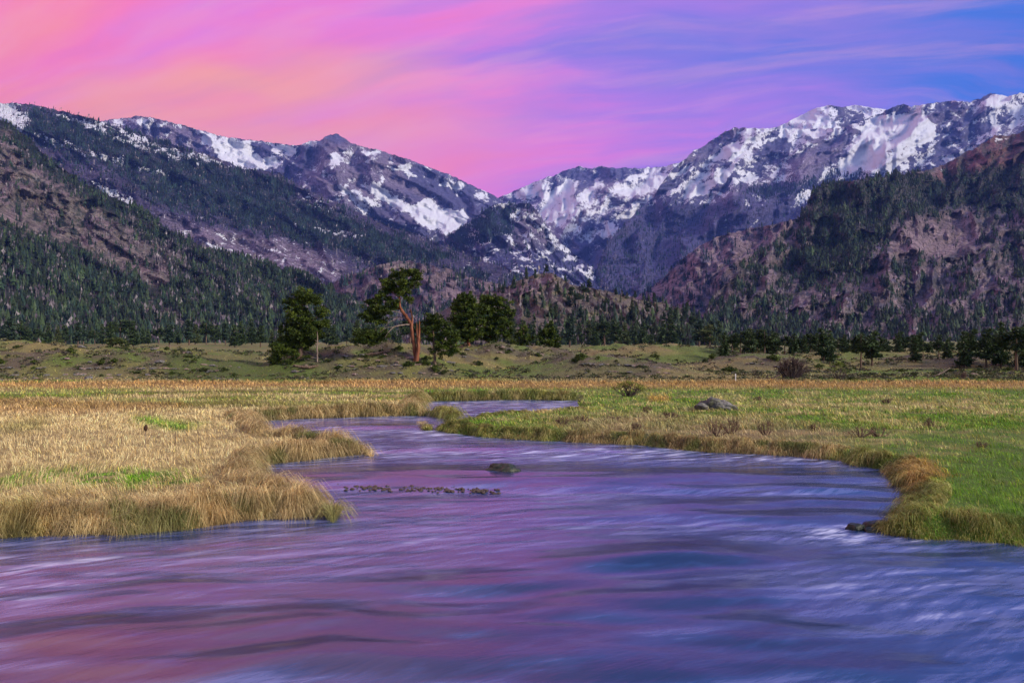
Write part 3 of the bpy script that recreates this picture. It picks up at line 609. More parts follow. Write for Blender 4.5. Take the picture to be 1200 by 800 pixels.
scatter('rocky_knoll', 'conifer_forest', 'f', 900, 4, 7.5, GRN, 1.0, label='smaller conifers mixed over the rocky knoll', seed=17)
scatter('rocky_knoll', 'snag_forest', 's', 700, 4, 7, SN, 1, SNAG, 'thin bare snags on the rocky knoll', M_SNAG, 18)

# ------------------------------------------------------------------ individual trees
def leaf_cloud(r, centres, radii, n_clump, n_leaf, size, col, flat=.6, colvar=.3, clump_r=None):
    """foliage: clumps spread through ellipsoids, each clump a burst of small blades"""
    Vs = []; Cs = []
    for (c, rad) in zip(centres, radii):
        rad = np.array(rad if hasattr(rad, '__len__') else (rad, rad, rad * flat), float); c = np.array(c, float)
        vol = float(np.prod(rad)) ** (1 / 3); nk = max(4, int(n_clump * vol ** 2))
        for _ in range(nk):
            d = r.normal(size=3); d /= np.linalg.norm(d); k = c + d * rad * r.uniform(.35, 1.05)
            cr = (clump_r or .22 * vol + .08) * r.uniform(.7, 1.3)
            tone = r.uniform(1 - colvar, 1 + colvar); hue = r.random()
            dd = r.normal(size=(n_leaf, 3)); dd /= np.linalg.norm(dd, axis=1)[:, None]
            p = k + dd * np.array([cr, cr, cr * .6]) * r.random((n_leaf, 1)) ** .5
            out = dd * .7 + np.array([0, 0, .45]) + r.normal(0, .35, (n_leaf, 3)); out /= np.linalg.norm(out, axis=1)[:, None]
            sd = np.cross(out, r.normal(size=(n_leaf, 3))); sd /= np.linalg.norm(sd, axis=1)[:, None] + 1e-9
            s = size * r.uniform(.6, 1.4, (n_leaf, 1))
            Vs.append(np.stack([p - sd * s * .32, p + sd * s * .32, p + out * s], 1).reshape(-1, 3))
            base = np.array(col[0]) * (1 - hue) + np.array(col[1]) * hue
            Cs.append(np.repeat(base * tone * r.uniform(.75, 1.25, (n_leaf, 1)), 3, 0))
    V = np.vstack(Vs); return V, np.arange(len(V)).reshape(-1, 3), np.vstack(Cs)
PINE = [(.020, .040, .008), (.085, .115, .014)]
def foliage_mesh(name, r, centres, radii, n_clump, n_leaf, size, col=PINE, **k):
    V, Fc, C = leaf_cloud(r, centres, radii, n_clump, n_leaf, size, col, **k); return mesh(name, V, Fc, C, False)
def wood(name, tubes, mat):
    a = Acc()
    for i, (p, rad) in enumerate(tubes):
        v, f = tube(p, rad, 8, .12, i + len(name)); a.add(v, f)
    return a.mesh(name)
def gz(x, y): return float(ground_z(np.array([x]), np.array([y]))[0])

def hero(name, label, Y, base_px, blobs, trunks, size=.12, ncl=26, nl=34, mats=M_BARK_G, seed=0, col=PINE, extra=None, group=None, base_z=None):
    """blobs: (px, py, rx px, ry px, depth offset m); trunks: list of ([(px,py,dy)...],[radii m])"""
    r = np.random.default_rng(seed); bx = (base_px - CX) / F * Y; bz = gz(bx, Y) if base_z is None else base_z
    t = thing(name, label, 'tree', (bx, Y, bz), group)
    def L(px, py, dy=0): q = P(px, py, Y); return (q[0] - bx, dy, q[2] - bz)
    cs = [L(b[0], b[1], b[4]) for b in blobs]; rs = [(b[2] / F * Y, (b[2] * .85) / F * Y, b[3] / F * Y) for b in blobs]
    obj('crown', foliage_mesh('crown', r, cs, [tuple(np.array(q_) * 1.0) for q_ in rs], ncl * 2.3, nl + 14, size * 1.15, col, clump_r=.21, colvar=.42), M_LEAF, t)
    obj('trunk', wood('trunk', [([L(*p) for p in tr], rad) for tr, rad in trunks], mats), mats, t)
    for nm, lst, mt, lab in (extra or []):
        e = obj(nm, wood(nm, [([L(*p) for p in tr], rad) for tr, rad in lst], mt), mt, t)
        if lab: e['label'] = lab
    return t
def basepy(px, Y): x = (px - CX) / F * Y; return CY + F * (H - gz(x, Y)) / Y
# T1 left ragged pine
YT = 62.
hero('pine_tree', 'ragged dense pine with a sprawling low skirt at the left end of the tree group', YT, 352,
     [(355, 345, 14, 8, 0), (346, 356, 15, 9, .3), (368, 352, 12, 8, -.3), (352, 370, 19, 10, 0), (374, 366, 10, 7, .3), (342, 384, 17, 10, .2), (366, 382, 16, 10, -.2), (377, 379, 8, 6, 0), (356, 394, 20, 9, 0), (352, 403, 18, 9, .3), (336, 399, 12, 8, .2), (363, 393, 17, 8, .2), (330, 408, 13, 8, -.4), (324, 414, 9, 8, 0), (340, 413, 12, 8, -.3), (322, 423, 8, 6, -.3), (347, 409, 10, 7, 0)],
     [([(350, basepy(352, YT) + 2, 0), (354, 400, 0), (353, 370, 0), (356, 340, 0)], [.22, .2, .12, .03]), ([(325, 424, 0), (334, 412, 0), (347, 405, 0)], [.05, .05, .03]), ([(354, 385, 0), (370, 372, 0), (382, 366, 0)], [.07, .05, .02]), ([(354, 378, 0), (340, 368, 0), (332, 363, 0)], [.07, .05, .02])], seed=1, ncl=30)
t = thing('dead_tree', 'bare bleached dead trunk standing at the right foot of the ragged left pine', 'tree', ((372 - CX) / F * 61.3, 61.3, gz((372 - CX) / F * 61.3, 61.3)))
obj('trunk', wood('trunk', [([(0, 0, -.1), (-.03, 0, .9), (.02, 0, 1.9), (-.03, 0, 2.5)], [.07, .06, .04, .015]), ([(-.01, 0, 1.3), (.25, .1, 1.6)], [.025, .01]), ([(0, 0, 1.6), (-.2, -.1, 1.75)], [.02, .008])], M_DEAD), M_DEAD, t)
# T2 leaning twisted pine with orange trunk
YP = 61.
hero('pine_tree', 'leaning twisted pine with a bare orange trunk and a crown swept to the left', YP, 487,
     [(470, 322, 14, 7, 0), (484, 319, 12, 5, .2), (458, 331, 13, 8, .2), (476, 332, 14, 8, -.2), (490, 328, 8, 7, 0), (470, 341, 12, 7, 0), (452, 340, 8, 6, .3), (448, 350, 12, 8, 0), (436, 358, 11, 8, .3), (450, 364, 13, 8, -.3), (432, 369, 12, 7, 0), (441, 376, 13, 5, .2), (462, 356, 9, 7, 0), (478, 350, 6, 4, .2),
      (428, 391, 13, 6, 0), (440, 394, 14, 6, .3), (424, 399, 10, 5, -.2), (449, 391, 7, 5, 0), (436, 401, 11, 4, .2)],
     [([(488, basepy(487, YP) + 2, 0), (487, 415, 0), (484, 395, 0), (482, 379, 0)], [.22, .17, .14, .12]), ([(482, 381, 0), (477, 372, 0), (471, 364, 0), (468, 358, 0), (468, 345, 0), (472, 328, 0)], [.13, .13, .12, .09, .07, .03]),
      ([(483, 383, 0), (483, 372, .1), (481, 362, .1)], [.1, .06, .03]), ([(468, 362, 0), (455, 360, .2), (440, 362, .3)], [.06, .05, .02]), ([(470, 350, 0), (458, 342, .2), (450, 338, .2)], [.05, .04, .02]), ([(471, 345, 0), (484, 333, 0), (490, 328, 0)], [.05, .03, .015])], mats=M_BARK_O, seed=2, ncl=30,
     extra=[('branch', [([(481, 380, 0), (470, 381, -.2), (462, 383, -.4), (455, 391, -.6)], [.07, .06, .045, .02]), ([(468, 381, -.2), (458, 386, -.4), (452, 396, -.5)], [.035, .025, .012]), ([(463, 383, -.3), (452, 384, -.4), (446, 390, -.5)], [.03, .02, .01])], M_DEAD, 'bare bleached limb reaching out to the left'),
            ('branch', [([(478, 374, 0), (466, 371, .2), (456, 372, .2), (447, 377, .2)], [.05, .04, .025, .01]), ([(470, 366, 0), (458, 364, -.4), (448, 368, -.5)], [.03, .025, .01]), ([(466, 372, .1), (455, 378, 0), (449, 385, 0)], [.03, .02, .008])], M_DEAD, 'bare grey limb above the longest one'),
            ('stub', [([(488, 428, -.15), (490, 410, -.15), (491, 395, -.15), (491.5, 383, -.15), (492, 375, -.15)], [.17, .16, .12, .07, .01]), ([(490, 400, -.15), (489, 388, -.15), (488.5, 377, -.15)], [.1, .07, .01])], M_BARK_O, 'broken splintered second stem, rust orange')])
hero('juniper_tree', 'drooping bushy tree whose foliage hangs to the ground right of the orange trunk', 62.5, 512,
     [(506, 374, 12, 8, 0), (516, 382, 14, 9, .2), (500, 387, 9, 8, 0), (524, 390, 13, 8, 0), (509, 396, 12, 8, .2), (530, 400, 11, 7, 0), (518, 406, 12, 7, 0), (533, 411, 8, 5, .2), (522, 416, 9, 6, 0), (504, 379, 10, 6, .5), (509, 412, 6, 5, 0)],
     [([(510, 428, 0), (509, 408, 0), (507, 385, 0), (508, 372, 0)], [.12, .1, .07, .02]), ([(509, 405, 0), (522, 400, 0), (530, 404, 0)], [.05, .03, .01])], seed=3, ncl=22)
YR = 74.
hero('pine_tree', 'tall rounded pine with short red trunk, left of the close pair behind', YR, 549,
     [(546, 350, 12, 8, 0), (538, 360, 12, 9, .3), (553, 358, 12, 9, 0), (546, 370, 17, 9, 0), (536, 378, 12, 9, .2), (556, 376, 13, 9, -.2), (545, 388, 16, 9, 0), (535, 392, 10, 6, 0), (556, 390, 12, 8, 0), (548, 397, 12, 5, 0)],
     [([(549, 412, 0), (549, 395, 0), (548, 370, 0), (546, 348, 0)], [.2, .15, .08, .02])], mats=M_BARK_O, seed=4, size=.14, ncl=26)
hero('pine_tree', 'broad rounded pine with dark trunk, right of the close pair behind', YR + 1.5, 573,
     [(575, 352, 15, 6, 0), (588, 354, 12, 6, .3), (566, 362, 11, 8, 0), (580, 364, 15, 9, 0), (594, 366, 9, 8, 0), (572, 376, 14, 8, 0), (590, 378, 12, 8, -.3), (580, 388, 18, 8, 0), (566, 392, 9, 7, 0), (594, 391, 9, 6, 0), (576, 398, 11, 4, 0)],
     [([(573, 412, 0), (574, 396, 0), (577, 375, 0), (578, 352, 0)], [.18, .14, .06, .02]), ([(574, 392, 0), (566, 380, 0), (563, 368, 0)], [.08, .06, .02])], mats=M_BARK_O, seed=5, size=.14, ncl=26)
hero('pine_tree', 'small dark pine standing between the rounded pair and the lone young pine', 84, 613,
     [(613, 386, 6, 5, 0), (611, 393, 9, 6, 0), (618, 397, 7, 5, 0), (609, 402, 9, 5, 0), (617, 405, 8, 4, 0)], [([(614, 416, 0), (614, 402, 0), (613, 384, 0)], [.13, .1, .03])], seed=6, size=.15, ncl=24, nl=28)
hero('pine_tree', 'young conical pine standing alone at the right end of the tree group', 84, 641,
     [(645, 381, 5, 5, 0), (641, 388, 9, 5, 0), (648, 389, 6, 5, 0), (637, 395, 9, 5, 0), (648, 397, 9, 5, 0), (641, 402, 13, 5, 0), (651, 404, 6, 4, 0)], [([(641, 419, 0), (641, 405, 0), (643, 380, 0)], [.15, .12, .03])], mats=M_BARK_O, seed=7, size=.15, ncl=24, nl=30)

# far individual conifers: four kinds, crown + trunk, copied
def kind_tree(idx, shape, seed, col):
    r = np.random.default_rng(seed); t = thing('conifer_tree', 'x', 'tree', (0, 0, 0)); cs = []; rs = []
    if shape == 'cone':
        for k in range(9): z = .15 + .1 * k; rr = .21 * (1 - k / 9.5); cs.append((r.normal(0, .015), r.normal(0, .015), z)); rs.append((rr, rr, .065))
    elif shape == 'round':
        for k in range(8): z = r.uniform(.4, .88); a = r.uniform(0, 6.28); q = .17 * math.sin(math.pi * (z - .25) / .75); cs.append((q * math.cos(a), q * math.sin(a), z)); rs.append((.14, .14, .09))
    else:
        for k in range(10): z = .28 + .068 * k; q = r.uniform(0, .07); a = r.uniform(0, 6.28); rr = .17 * (1 - k / 14); cs.append((q * math.cos(a), q * math.sin(a), z)); rs.append((rr, rr, .06))
    V, Fc, C = leaf_cloud(r, cs, rs, 1500, 12, .055, col, clump_r=.035, colvar=.35)
    obj('crown', mesh('crown', V, Fc, C, False), M_LEAF, t)
    v, f = tube([(0, 0, -.03), (.005, 0, .4), (0, 0, .9)], [.022, .016, .004], 6, .08, seed); a = Acc(); a.add(v, f); obj('trunk', a.mesh('trunk'), M_BARK_G, t); return t
DKP = [(.022, .042, .016), (.055, .085, .028)]; BLP = [(.022, .045, .03), (.05, .08, .045)]; OLP = [(.04, .06, .02), (.09, .11, .035)]
KT = [kind_tree(0, 'cone', 1, DKP), kind_tree(1, 'round', 2, DKP), kind_tree(2, 'col', 3, BLP), kind_tree(3, 'cone', 4, OLP), kind_tree(4, 'round', 5, OLP), kind_tree(5, 'col', 6, DKP)]
KN = ['narrow dark green', 'round topped dark green', 'columnar bluish green', 'conical olive green', 'round topped olive green', 'columnar dark green']
used = set(); rr = random.Random(5)
ORD = ['first', 'second', 'third', 'fourth', 'fifth', 'sixth', 'seventh', 'eighth', 'ninth', 'tenth', 'eleventh', 'twelfth', 'thirteenth', 'fourteenth', 'fifteenth', 'sixteenth', 'seventeenth', 'eighteenth', 'nineteenth', 'twentieth']
ORD += [t_ + '-' + o_ for t_ in ('twenty', 'thirty', 'forty', 'fifty', 'sixty') for o_ in ORD[:9]]
ORD[29:29] = ['thirtieth']; ORD[39:39] = ['fortieth']; ORD[49:49] = ['fiftieth']; ORD[59:59] = ['sixtieth']
def put_tree(k, x, y, z, h, label, group):
    w = h * rr.uniform(1.05, 1.5); rz = rr.uniform(0, 6.28)
    if k not in used:
        used.add(k); t = KT[k]; t.location = (x, y, z); t.rotation_euler = (0, 0, rz); t.scale = (w, w, h); t['label'] = label; t['group'] = group; return t
    return copy_thing(KT[k], (x, y, z), rz, (w, w, h), label, group)
# the right-hand treeline on the valley floor
line = [(849, 395, 190), (858, 393, 200), (868, 390, 195), (879, 392, 185), (887, 388, 200), (896, 391, 190), (905, 393, 200), (931, 395, 195), (943, 397, 200), (950, 392, 205), (965, 391, 170), (972, 394, 175), (990, 396, 190), (997, 399, 195), (1009, 395, 165), (1022, 394, 168), (1035, 408, 200), (1043, 406, 195),
        (1073, 400, 170), (1082, 402, 175), (1100, 400, 180), (1110, 402, 175), (1130, 396, 160), (1137, 392, 165), (1156, 392, 160), (1165, 395, 170), (1173, 387, 160), (1180, 390, 165), (1191, 386, 150), (1203, 388, 155), (1218, 390, 160), (1234, 385, 160)]
line = sorted([(a, b - 1, c * .47) for a, b, c in line] + [(850 + 7.4 * i + rr.uniform(-4, 4), rr.uniform(392, 402), rr.uniform(92, 118)) for i in range(54)])
def rowlab(i, n): return f'{ORD[i]} tree from the left in the dark treeline right of the rocky knoll' if i < n // 2 else f'{ORD[n - 1 - i]} tree from the right edge in the dark treeline below the pink crags'
for i, (px, top, Y) in enumerate(line):
    x = (px - CX) / F * Y; z = gz(x, Y); h = (H - (top - CY) / F * Y - z) * 1.22 
    k = [0, 5, 1, 5, 0, 1, 5][i % 7]
    lab = rowlab(i, len(line))
    put_tree(k, x, Y, z - .1, h, lab, 'trees in the treeline on the right')
# knoll trees
x_, y_, z_, px_, py_, f_, s_ = MASS['rocky_knoll']; w_ = np.clip(f_, 0.02, 1) ** 1.4 * (px_ > 560); w_ = w_.ravel() / w_.sum(); rk = np.random.default_rng(44)
cand = rk.choice(w_.size, 1500, p=w_); chosen = []; 
for c in cand:
    if len(chosen) >= 115: break
    a, b = px_.ravel()[c], py_.ravel()[c]
    if all((a - q[0]) ** 2 + ((b - q[1]) * 1.5) ** 2 > 36 for q in chosen): chosen.append((a, b, c))
chosen.sort()
for i, (a, b, c) in enumerate(chosen):
    k = rk.choice([0, 1, 2, 3, 5, 5, 2]); hgt = rk.uniform(5.0, 9.5)
    band = 'near the top' if b < 350 else 'half way up' if b < 378 else 'low on the flank'; side = 'left' if a < 650 else 'middle' if a < 730 else 'right'
    put_tree(int(k), x_.ravel()[c], y_.ravel()[c], z_.ravel()[c] - .3, hgt, f'{KN[int(k)]} conifer {band} on the {side} of the rocky knoll', f'{KN[int(k)]} conifers {band} on the {side} part of the rocky knoll')
# foot of the left slope and behind the pines
for i in range(80):
    px = -20 + i * 10.9 + rk.uniform(-3, 3); Y = rk.uniform(260, 400); x = (px - CX) / F * Y; z = gz(x, Y)
    h = rk.uniform(6.5, 12.5); k = int(rk.choice([0, 0, 2, 5, 3, 1]))
    zone = 'at the foot of the left slope' if px < 300 else 'behind the leaning pine group' if px < 580 else 'at the foot of the rocky knoll'
    put_tree(k, x, Y, z - .2, h, f'{KN[k]} conifer {zone}', f'{KN[k]} conifers {zone}')
for k in range(6):
    if k not in used: put_tree(k, *P(820 + k * 3, 410, 230), 8, f'{KN[k]} conifer near the right foot of the knoll', 'knoll foot trees')

# ------------------------------------------------------------------ shrubs
def bush_mesh(seed, col, n=5):
    r = np.random.default_rng(seed); cs = []; rs = []
    for _ in range(n): cs.append((r.normal(0, .24), r.normal(0, .2), r.uniform(.15, .55))); rs.append((r.uniform(.22, .4), r.uniform(.22, .4), r.uniform(.15, .3)))
    V, Fc, C = leaf_cloud(r, cs, rs, 130, 22, .13, col, clump_r=.1); V[:, 2] = np.maximum(V[:, 2], -.02); return mesh('foliage', V, Fc, C, False)
SHR = [bush_mesh(1, [(.05, .08, .015), (.12, .15, .03)]), bush_mesh(2, [(.07, .08, .03), (.14, .14, .06)]), bush_mesh(3, [(.04, .06, .02), (.09, .11, .03)], 7), bush_mesh(4, [(.10, .15, .02), (.2, .24, .04)])]
NMS = ['dark green', 'grey green', 'dull green', 'bright yellow green']
SZ = [('on the flats left of the tree group', [(42, 431, 9, 0), (83, 415, 13, 0), (119, 430, 12, 0), (136, 431, 11, 0), (147, 412, 7, 2), (20, 410, 8, 2), (38, 433, 6, 0), (93, 434, 8, 2), (133, 408, 20, 2), (146, 406, 16, 0), (205, 414, 6, 2), (222, 421, 9, 2), (229, 426, 8, 0), (222, 413, 6, 0), (195, 410, 7, 0), (2, 428, 13, 0), (113, 419, 8, 1), (125, 413, 8, 1), (283, 440, 0, 0), (275, 442, 8, 0), (262, 438, 8, 2), (240, 437, 8, 2), (228, 435, 7, 0), (50, 406, 6, 0), (66, 411, 6, 0), (97, 408, 6, 0), (162, 440, 6, 2), (180, 439, 7, 2), (200, 441, 7, 0), (120, 441, 6, 2)]),
      ('on the knoll of the leaning pine', [(395, 434, 9, 0), (427, 433, 7, 0), (447, 421, 8, 0), (470, 414, 12, 0), (430, 419, 8, 0), (476, 431, 13, 0), (500, 432, 14, 0), (510, 436, 15, 0), (350, 424, 12, 0), (364, 425, 11, 0), (561, 431, 9, 2), (541, 418, 7, 2), (594, 417, 7, 0), (497, 424, 10, 0), (520, 440, 10, 2), (385, 427, 7, 2), (581, 426, 6, 2), (631, 420, 9, 0), (340, 430, 12, 0)]),
      ('on the flats right of the tree group', [(675, 431, 14, 0), (683, 420, 11, 0), (770, 421, 9, 0), (702, 420, 5, 0), (722, 429, 4, 0), (836, 420, 12, 0), (858, 437, 17, 0), (908, 426, 15, 0), (957, 432, 10, 0), (980, 440, 0, 3), (978, 424, 10, 3), (983, 431, 12, 3), (1012, 440, 9, 0), (1000, 447, 8, 2), (1036, 441, 7, 0), (1055, 436, 9, 0), (1145, 436, 8, 0), (1183, 435, 8, 0), (1094, 439, 6, 2), (964, 425, 9, 0), (990, 431, 8, 0), (757, 431, 5, 2), (750, 435, 6, 2), (825, 425, 7, 2), (940, 442, 9, 2), (1072, 440, 7, 2), (1115, 437, 9, 2)])]
for zone, lst in SZ:
    lst = sorted([q for q in lst if q[2] > 0]); cnt = {}
    for (px, py, wpx_, kd) in lst:
        # find the distance where the ground shows at this picture height
        best = None
        for Y in np.arange(52, 200, 1.0):
            yy = CY + F * (H - gz((px - CX) / F * Y, Y)) / Y
            if yy <= py: best = Y; break
        Y = best or 150; x = (px - CX) / F * Y; s = wpx_ / F * Y * .85
        kd = min(kd, 3); cnt[kd] = cnt.get(kd, 0) + 1; n = cnt[kd]
        lab = f'{ORD[n - 1]} {NMS[kd]} shrub from the left {zone}'
        t = thing('shrub', lab, 'shrub', (x, Y, gz(x, Y) - .03), f'low shrubs {zone}', rr.uniform(0, 6), (s, s, s * rr.uniform(.7, 1.0)))
        obj('foliage', SHR[kd], M_LEAF, t)
def twig_shrub(name, label, px, Y, wpx_, hpx, seed, mat, n=40, leaf=None, group=None, cat='shrub'):
    r = np.random.default_rng(seed); x = (px - CX) / F * Y; W = wpx_ / F * Y / 2; Hh = hpx / F * Y
    t = thing(name, label, cat, (x, Y, gz(x, Y) - .03), group); a = Acc(); tips = []
    for i in range(n):
        d = r.uniform(-1, 1); e = r.uniform(-.6, .6); h = Hh * math.sqrt(max(.1, 1 - d * d * .75)) * r.uniform(.7, 1.05); bx = d * W * .35
        mid = (bx + d * W * .3 + r.normal(0, .05 * W), e * W * .3, h * .5); tip = (bx + d * W * .65 + r.normal(0, .08 * W), e * W * .7, h)
        r0 = max(.008, .0010 * Y * .35) * r.uniform(.8, 1.8); v, f = tube([(bx * .6, 0, 0), mid, tip], [r0, r0 * .7, r0 * .3], 4, .1, i); a.add(v, f); tips.append(tip)
        for _ in range(3):
            q = r.uniform(.3, .85); o_ = np.array(mid) * (1 - q) + np.array(tip) * q; e2 = o_ + np.array([r.normal(0, .18 * W), r.normal(0, .15 * W), abs(r.normal(0, .16 * Hh))]); v, f = tube([o_, e2], [r0 * .6, r0 * .25], 4, .1, i); a.add(v, f)
    obj('branches', a.mesh('branches'), mat, t)
    if leaf: obj('foliage', foliage_mesh('foliage', r, [tp for tp in tips], [W * .16] * len(tips), 260, 5, .07, leaf, clump_r=.12), M_LEAF, t)
    return t
twig_shrub('bare_shrub', 'big leafless grey brown shrub on the far edge of the right meadow', 928, 56, 40, 27, 3, M_TWIG, 110)
t = thing('fallen_branch', 'dark bare fallen branches left of the big leafless shrub', 'branch', ((905 - CX) / F * 55, 55, gz((905 - CX) / F * 55, 55))); 
obj('wood', wood('wood', [([(-.5, 0, .15), (0, 0, .1), (.6, .1, .35)], [.03, .05, .03]), ([(-.3, 0, .1), (-.35, 0, .4)], [.03, .01]), ([(.1, 0, .1), (.5, 0, .55)], [.03, .01]), ([(0, 0, .05), (.9, .1, .1)], [.04, .02])], M_TWIG), M_TWIG, t)
t = thing('fallen_branch', 'short grey dead branch lying on the flats right of the leafless shrub', 'branch', ((1105 - CX) / F * 60, 60, gz((1105 - CX) / F * 60, 60)))
obj('wood', wood('wood', [([(-.7, 0, .05), (0, 0, .35), (.6, .1, .7)], [.05, .04, .015]), ([(0, 0, .3), (.1, 0, .7)], [.025, .01])], M_DEAD), M_DEAD, t)
twig_shrub('willow_shrub', 'yellow green willow bush on the right meadow just beyond the far channel', 737, 38.0, 34, 18, 5, M_TWIG, 34, [(.16, .2, .03), (.22, .2, .04)])
twig_shrub('willow_shrub', 'small leafy willow on a fork beside the big leafless shrub', 983, 54, 20, 20, 6, M_TWIG, 16, [(.12, .17, .03), (.17, .2, .04)])
M_RED = mat_bark('red_twigs', (.13, .075, .055), (.24, .15, .11), 4)
wl = [(660, 493, 26, 9), (682, 490, 24, 9), (758, 482, 14, 11), (785, 487, 22, 10), (838, 507, 34, 20), (857, 503, 20, 20), (898, 505, 22, 20), (1007, 508, 36, 14), (1030, 507, 26, 16), (1040, 470, 14, 8), (888, 467, 10, 6), (1130, 443, 9, 9), (745, 500, 14, 12), (1088, 497, 14, 14), (955, 500, 14, 10), (720, 489, 20, 8), (1150, 520, 22, 8)]
for i, (px, py, w, h) in enumerate(sorted(wl)):
    Y = F * (H - .36) / (py - CY); twig_shrub('willow_shrub', f'{ORD[i]} reddish leafless twiggy willow from the left on the right meadow', px, Y, w, h, 20 + i, M_RED, 22, None, 'leafless willow shrubs on the right meadow')

rs_ = np.random.default_rng(77); ns = 16000; Ys = 52 * (1 - rs_.random(ns) * (1 - (52 / 170) ** 1.0)) ** -1.0; Xs = (rs_.random(ns) * 1700 - 250 - CX) / F * Ys
ks = (CY + F * (H - .36) / Ys < 446) & (fbm(Xs * .12, Ys * .2, 3, 99) + rs_.normal(0, .2, ns) > .02); Xs, Ys = Xs[ks], Ys[ks]; ns = len(Xs); Zs = ground_z(Xs, Ys)
kt = 16; sz_ = rs_.uniform(.12, .34, ns)[:, None, None] * (Ys / 70)[:, None, None]; dd = rs_.normal(size=(ns, kt, 3)); dd[..., 2] = np.abs(dd[..., 2]); dd /= np.linalg.norm(dd, axis=2)[..., None]
cc_ = np.stack([Xs, Ys, Zs], 1)[:, None, :] + dd * sz_ * np.array([1, .8, .6]) * .7; sd_ = np.cross(dd, rs_.normal(size=(ns, kt, 3))); sd_ /= np.linalg.norm(sd_, axis=2)[..., None] + 1e-9
Vv = np.stack([cc_ - sd_ * sz_ * .3, cc_ + sd_ * sz_ * .3, cc_ + dd * sz_ * .55], 2).reshape(-1, 3); pal = np.array([(.07, .085, .035), (.11, .11, .075), (.05, .07, .02), (.10, .085, .055), (.13, .12, .05)])
Cc = np.repeat(pal[rs_.integers(0, 5, ns)] * rs_.uniform(.6, 1.3, (ns, 1)), kt * 3, 0)
obj('sagebrush', mesh('sagebrush', Vv, np.arange(len(Vv)).reshape(-1, 3), Cc, False), M_LEAF, kind='stuff', label='low sage and weeds dotted over the far flats and mounds', category='ground cover')
# ------------------------------------------------------------------ rocks
def rock_mesh(name, seed, sx, sy, sz, sub=4, amp=.28, cut=.35):
    import bmesh
    bm = bmesh.new(); bmesh.ops.create_icosphere(bm, subdivisions=sub, radius=1); r = np.random.default_rng(seed)
    v = np.array([q.co[:] for q in bm.verts]); pl_ = r.normal(size=(9, 3)); pl_ /= np.linalg.norm(pl_, axis=1)[:, None]
    for p in pl_:
        d = v @ p; k = r.uniform(.55, .85); ex = np.maximum(d - k, 0); v = v - ex[:, None] * p * .85
    n = fbm(v[:, 0] * 1.6 + seed, v[:, 1] * 1.6 + v[:, 2] * 1.3, 5, seed % 40); v = v * (1 + amp * n)[:, None]; v[:, 2] = np.maximum(v[:, 2], -cut); v = v * np.array([sx, sy, sz])
    for q, c in zip(bm.verts, v): q.co = c
    m = bpy.data.meshes.new(name); bm.to_mesh(m); bm.free()
    for p in m.polygons: p.use_smooth = sub > 3
    return m
Yb = F * (H - .36) / (477 - CY)
o = obj('boulder', rock_mesh('boulder', 12, .70, .5, .38, 5, .28, .3), M_ROCK, None, ((839 - CX) / F * Yb, Yb, gz((839 - CX) / F * Yb, Yb) + .12), label='grey boulder lying alone in the right meadow, its higher end to the right', category='boulder'); o.scale = (1, 1, 1.05)
o = obj('boulder', rock_mesh('boulder', 31, .34, .35, .24, 4, .25, .3), M_ROCK, None, ((821 - CX) / F * Yb, Yb - .05, gz((821 - CX) / F * Yb, Yb) + .1), label='low grey slab touching the left end of the lone boulder in the right meadow', category='boulder')
x, y = G(588, 556); obj('river_rock', rock_mesh('river_rock', 5, .42, .3, .24, 5, .15, .6), M_WROCK, None, (x, y, .03), label='dark mossy rock breaking the water in mid river', category='rock')
for px, py, s, lab in [(1028, 617, .16, 'dark wet rock at the right bank behind the foam'), (1003, 619, .13, 'half drowned rock under the white foam near the right bank'), (1022, 622, .10, 'small wet rock between the foam and the right bank')]:
    x, y = G(px, py); obj('river_rock', rock_mesh('river_rock', int(px), s * 1.5, s, s * .9, 4, .15, .5), M_WROCK, None, (x, y, -.02), label=lab, category='rock')
cob = [rock_mesh('river_cobble', 60 + i, 1, .8, .6, 3, .15, .5) for i in range(6)]
rc = np.random.default_rng(9)
for i in range(150):
    u = rc.random(); px = 380 + 205 * u + rc.normal(0, 2); py = 571 + 4.5 * u + rc.normal(0, 1.6) - 5 * (u < .12)
    x, y = G(px, py); s = rc.uniform(.022, .055) * (1.25 if rc.random() < .12 else 1)
    o = obj('river_cobble', cob[i % 6], M_COB, None, (x, y, .008 - .05 * s), label='wet brown cobble in the low stone bar across the left half of the river', category='cobble', group='cobbles of the stone bar'); o.scale = (s, s, s); o.rotation_euler = (0, 0, rc.uniform(0, 6))
# rocks strewn over the mounds
rm = [rock_mesh('rock', 80 + i, 1, .8, .55, 3, .3, .3) for i in range(6)]
RZ = [('on the grey mound at the left', [(-20, 280), (431, 448)], 120), ('on the bank below the leaning pine', [(335, 535), (420, 441)], 80), ('on the low mound right of the tree group', [(650, 790), (430, 443)], 36), ('on the flats behind the right meadow', [(850, 1190), (420, 441)], 40), ('on the rise under the paired pines', [(540, 640), (408, 420)], 14), ('on the crest of the left flats', [(0, 240), (405, 418)], 24)]
for zone, ((a, b), (c, d)), n in RZ:
    for i in range(n):
        px = rc.uniform(a, b); py = rc.uniform(c, d); Y = None
        for Yt in np.arange(50, 170, 1.5):
            if CY + F * (H - gz((px - CX) / F * Yt, Yt)) / Yt <= py: Y = Yt; break
        if Y is None: continue
        x = (px - CX) / F * Y; s = rc.uniform(.10, .30) * Y / 62 * (1.5 if rc.random() < .12 else 1)
        big = s > .3; o = obj('rock', rm[i % 6], [M_ROCK, M_ROCKP][i % 2], None, (x, Y, gz(x, Y)), label=f'{"larger" if big else "small"} {["grey", "pinkish"][i % 2]} stone {zone}', category='rock', group=f'{"larger" if big else "small"} {["grey", "pinkish"][i % 2]} stones {zone}'); o.scale = (s * 1.3, s, s * .8); o.rotation_euler = (0, 0, rc.uniform(0, 6))
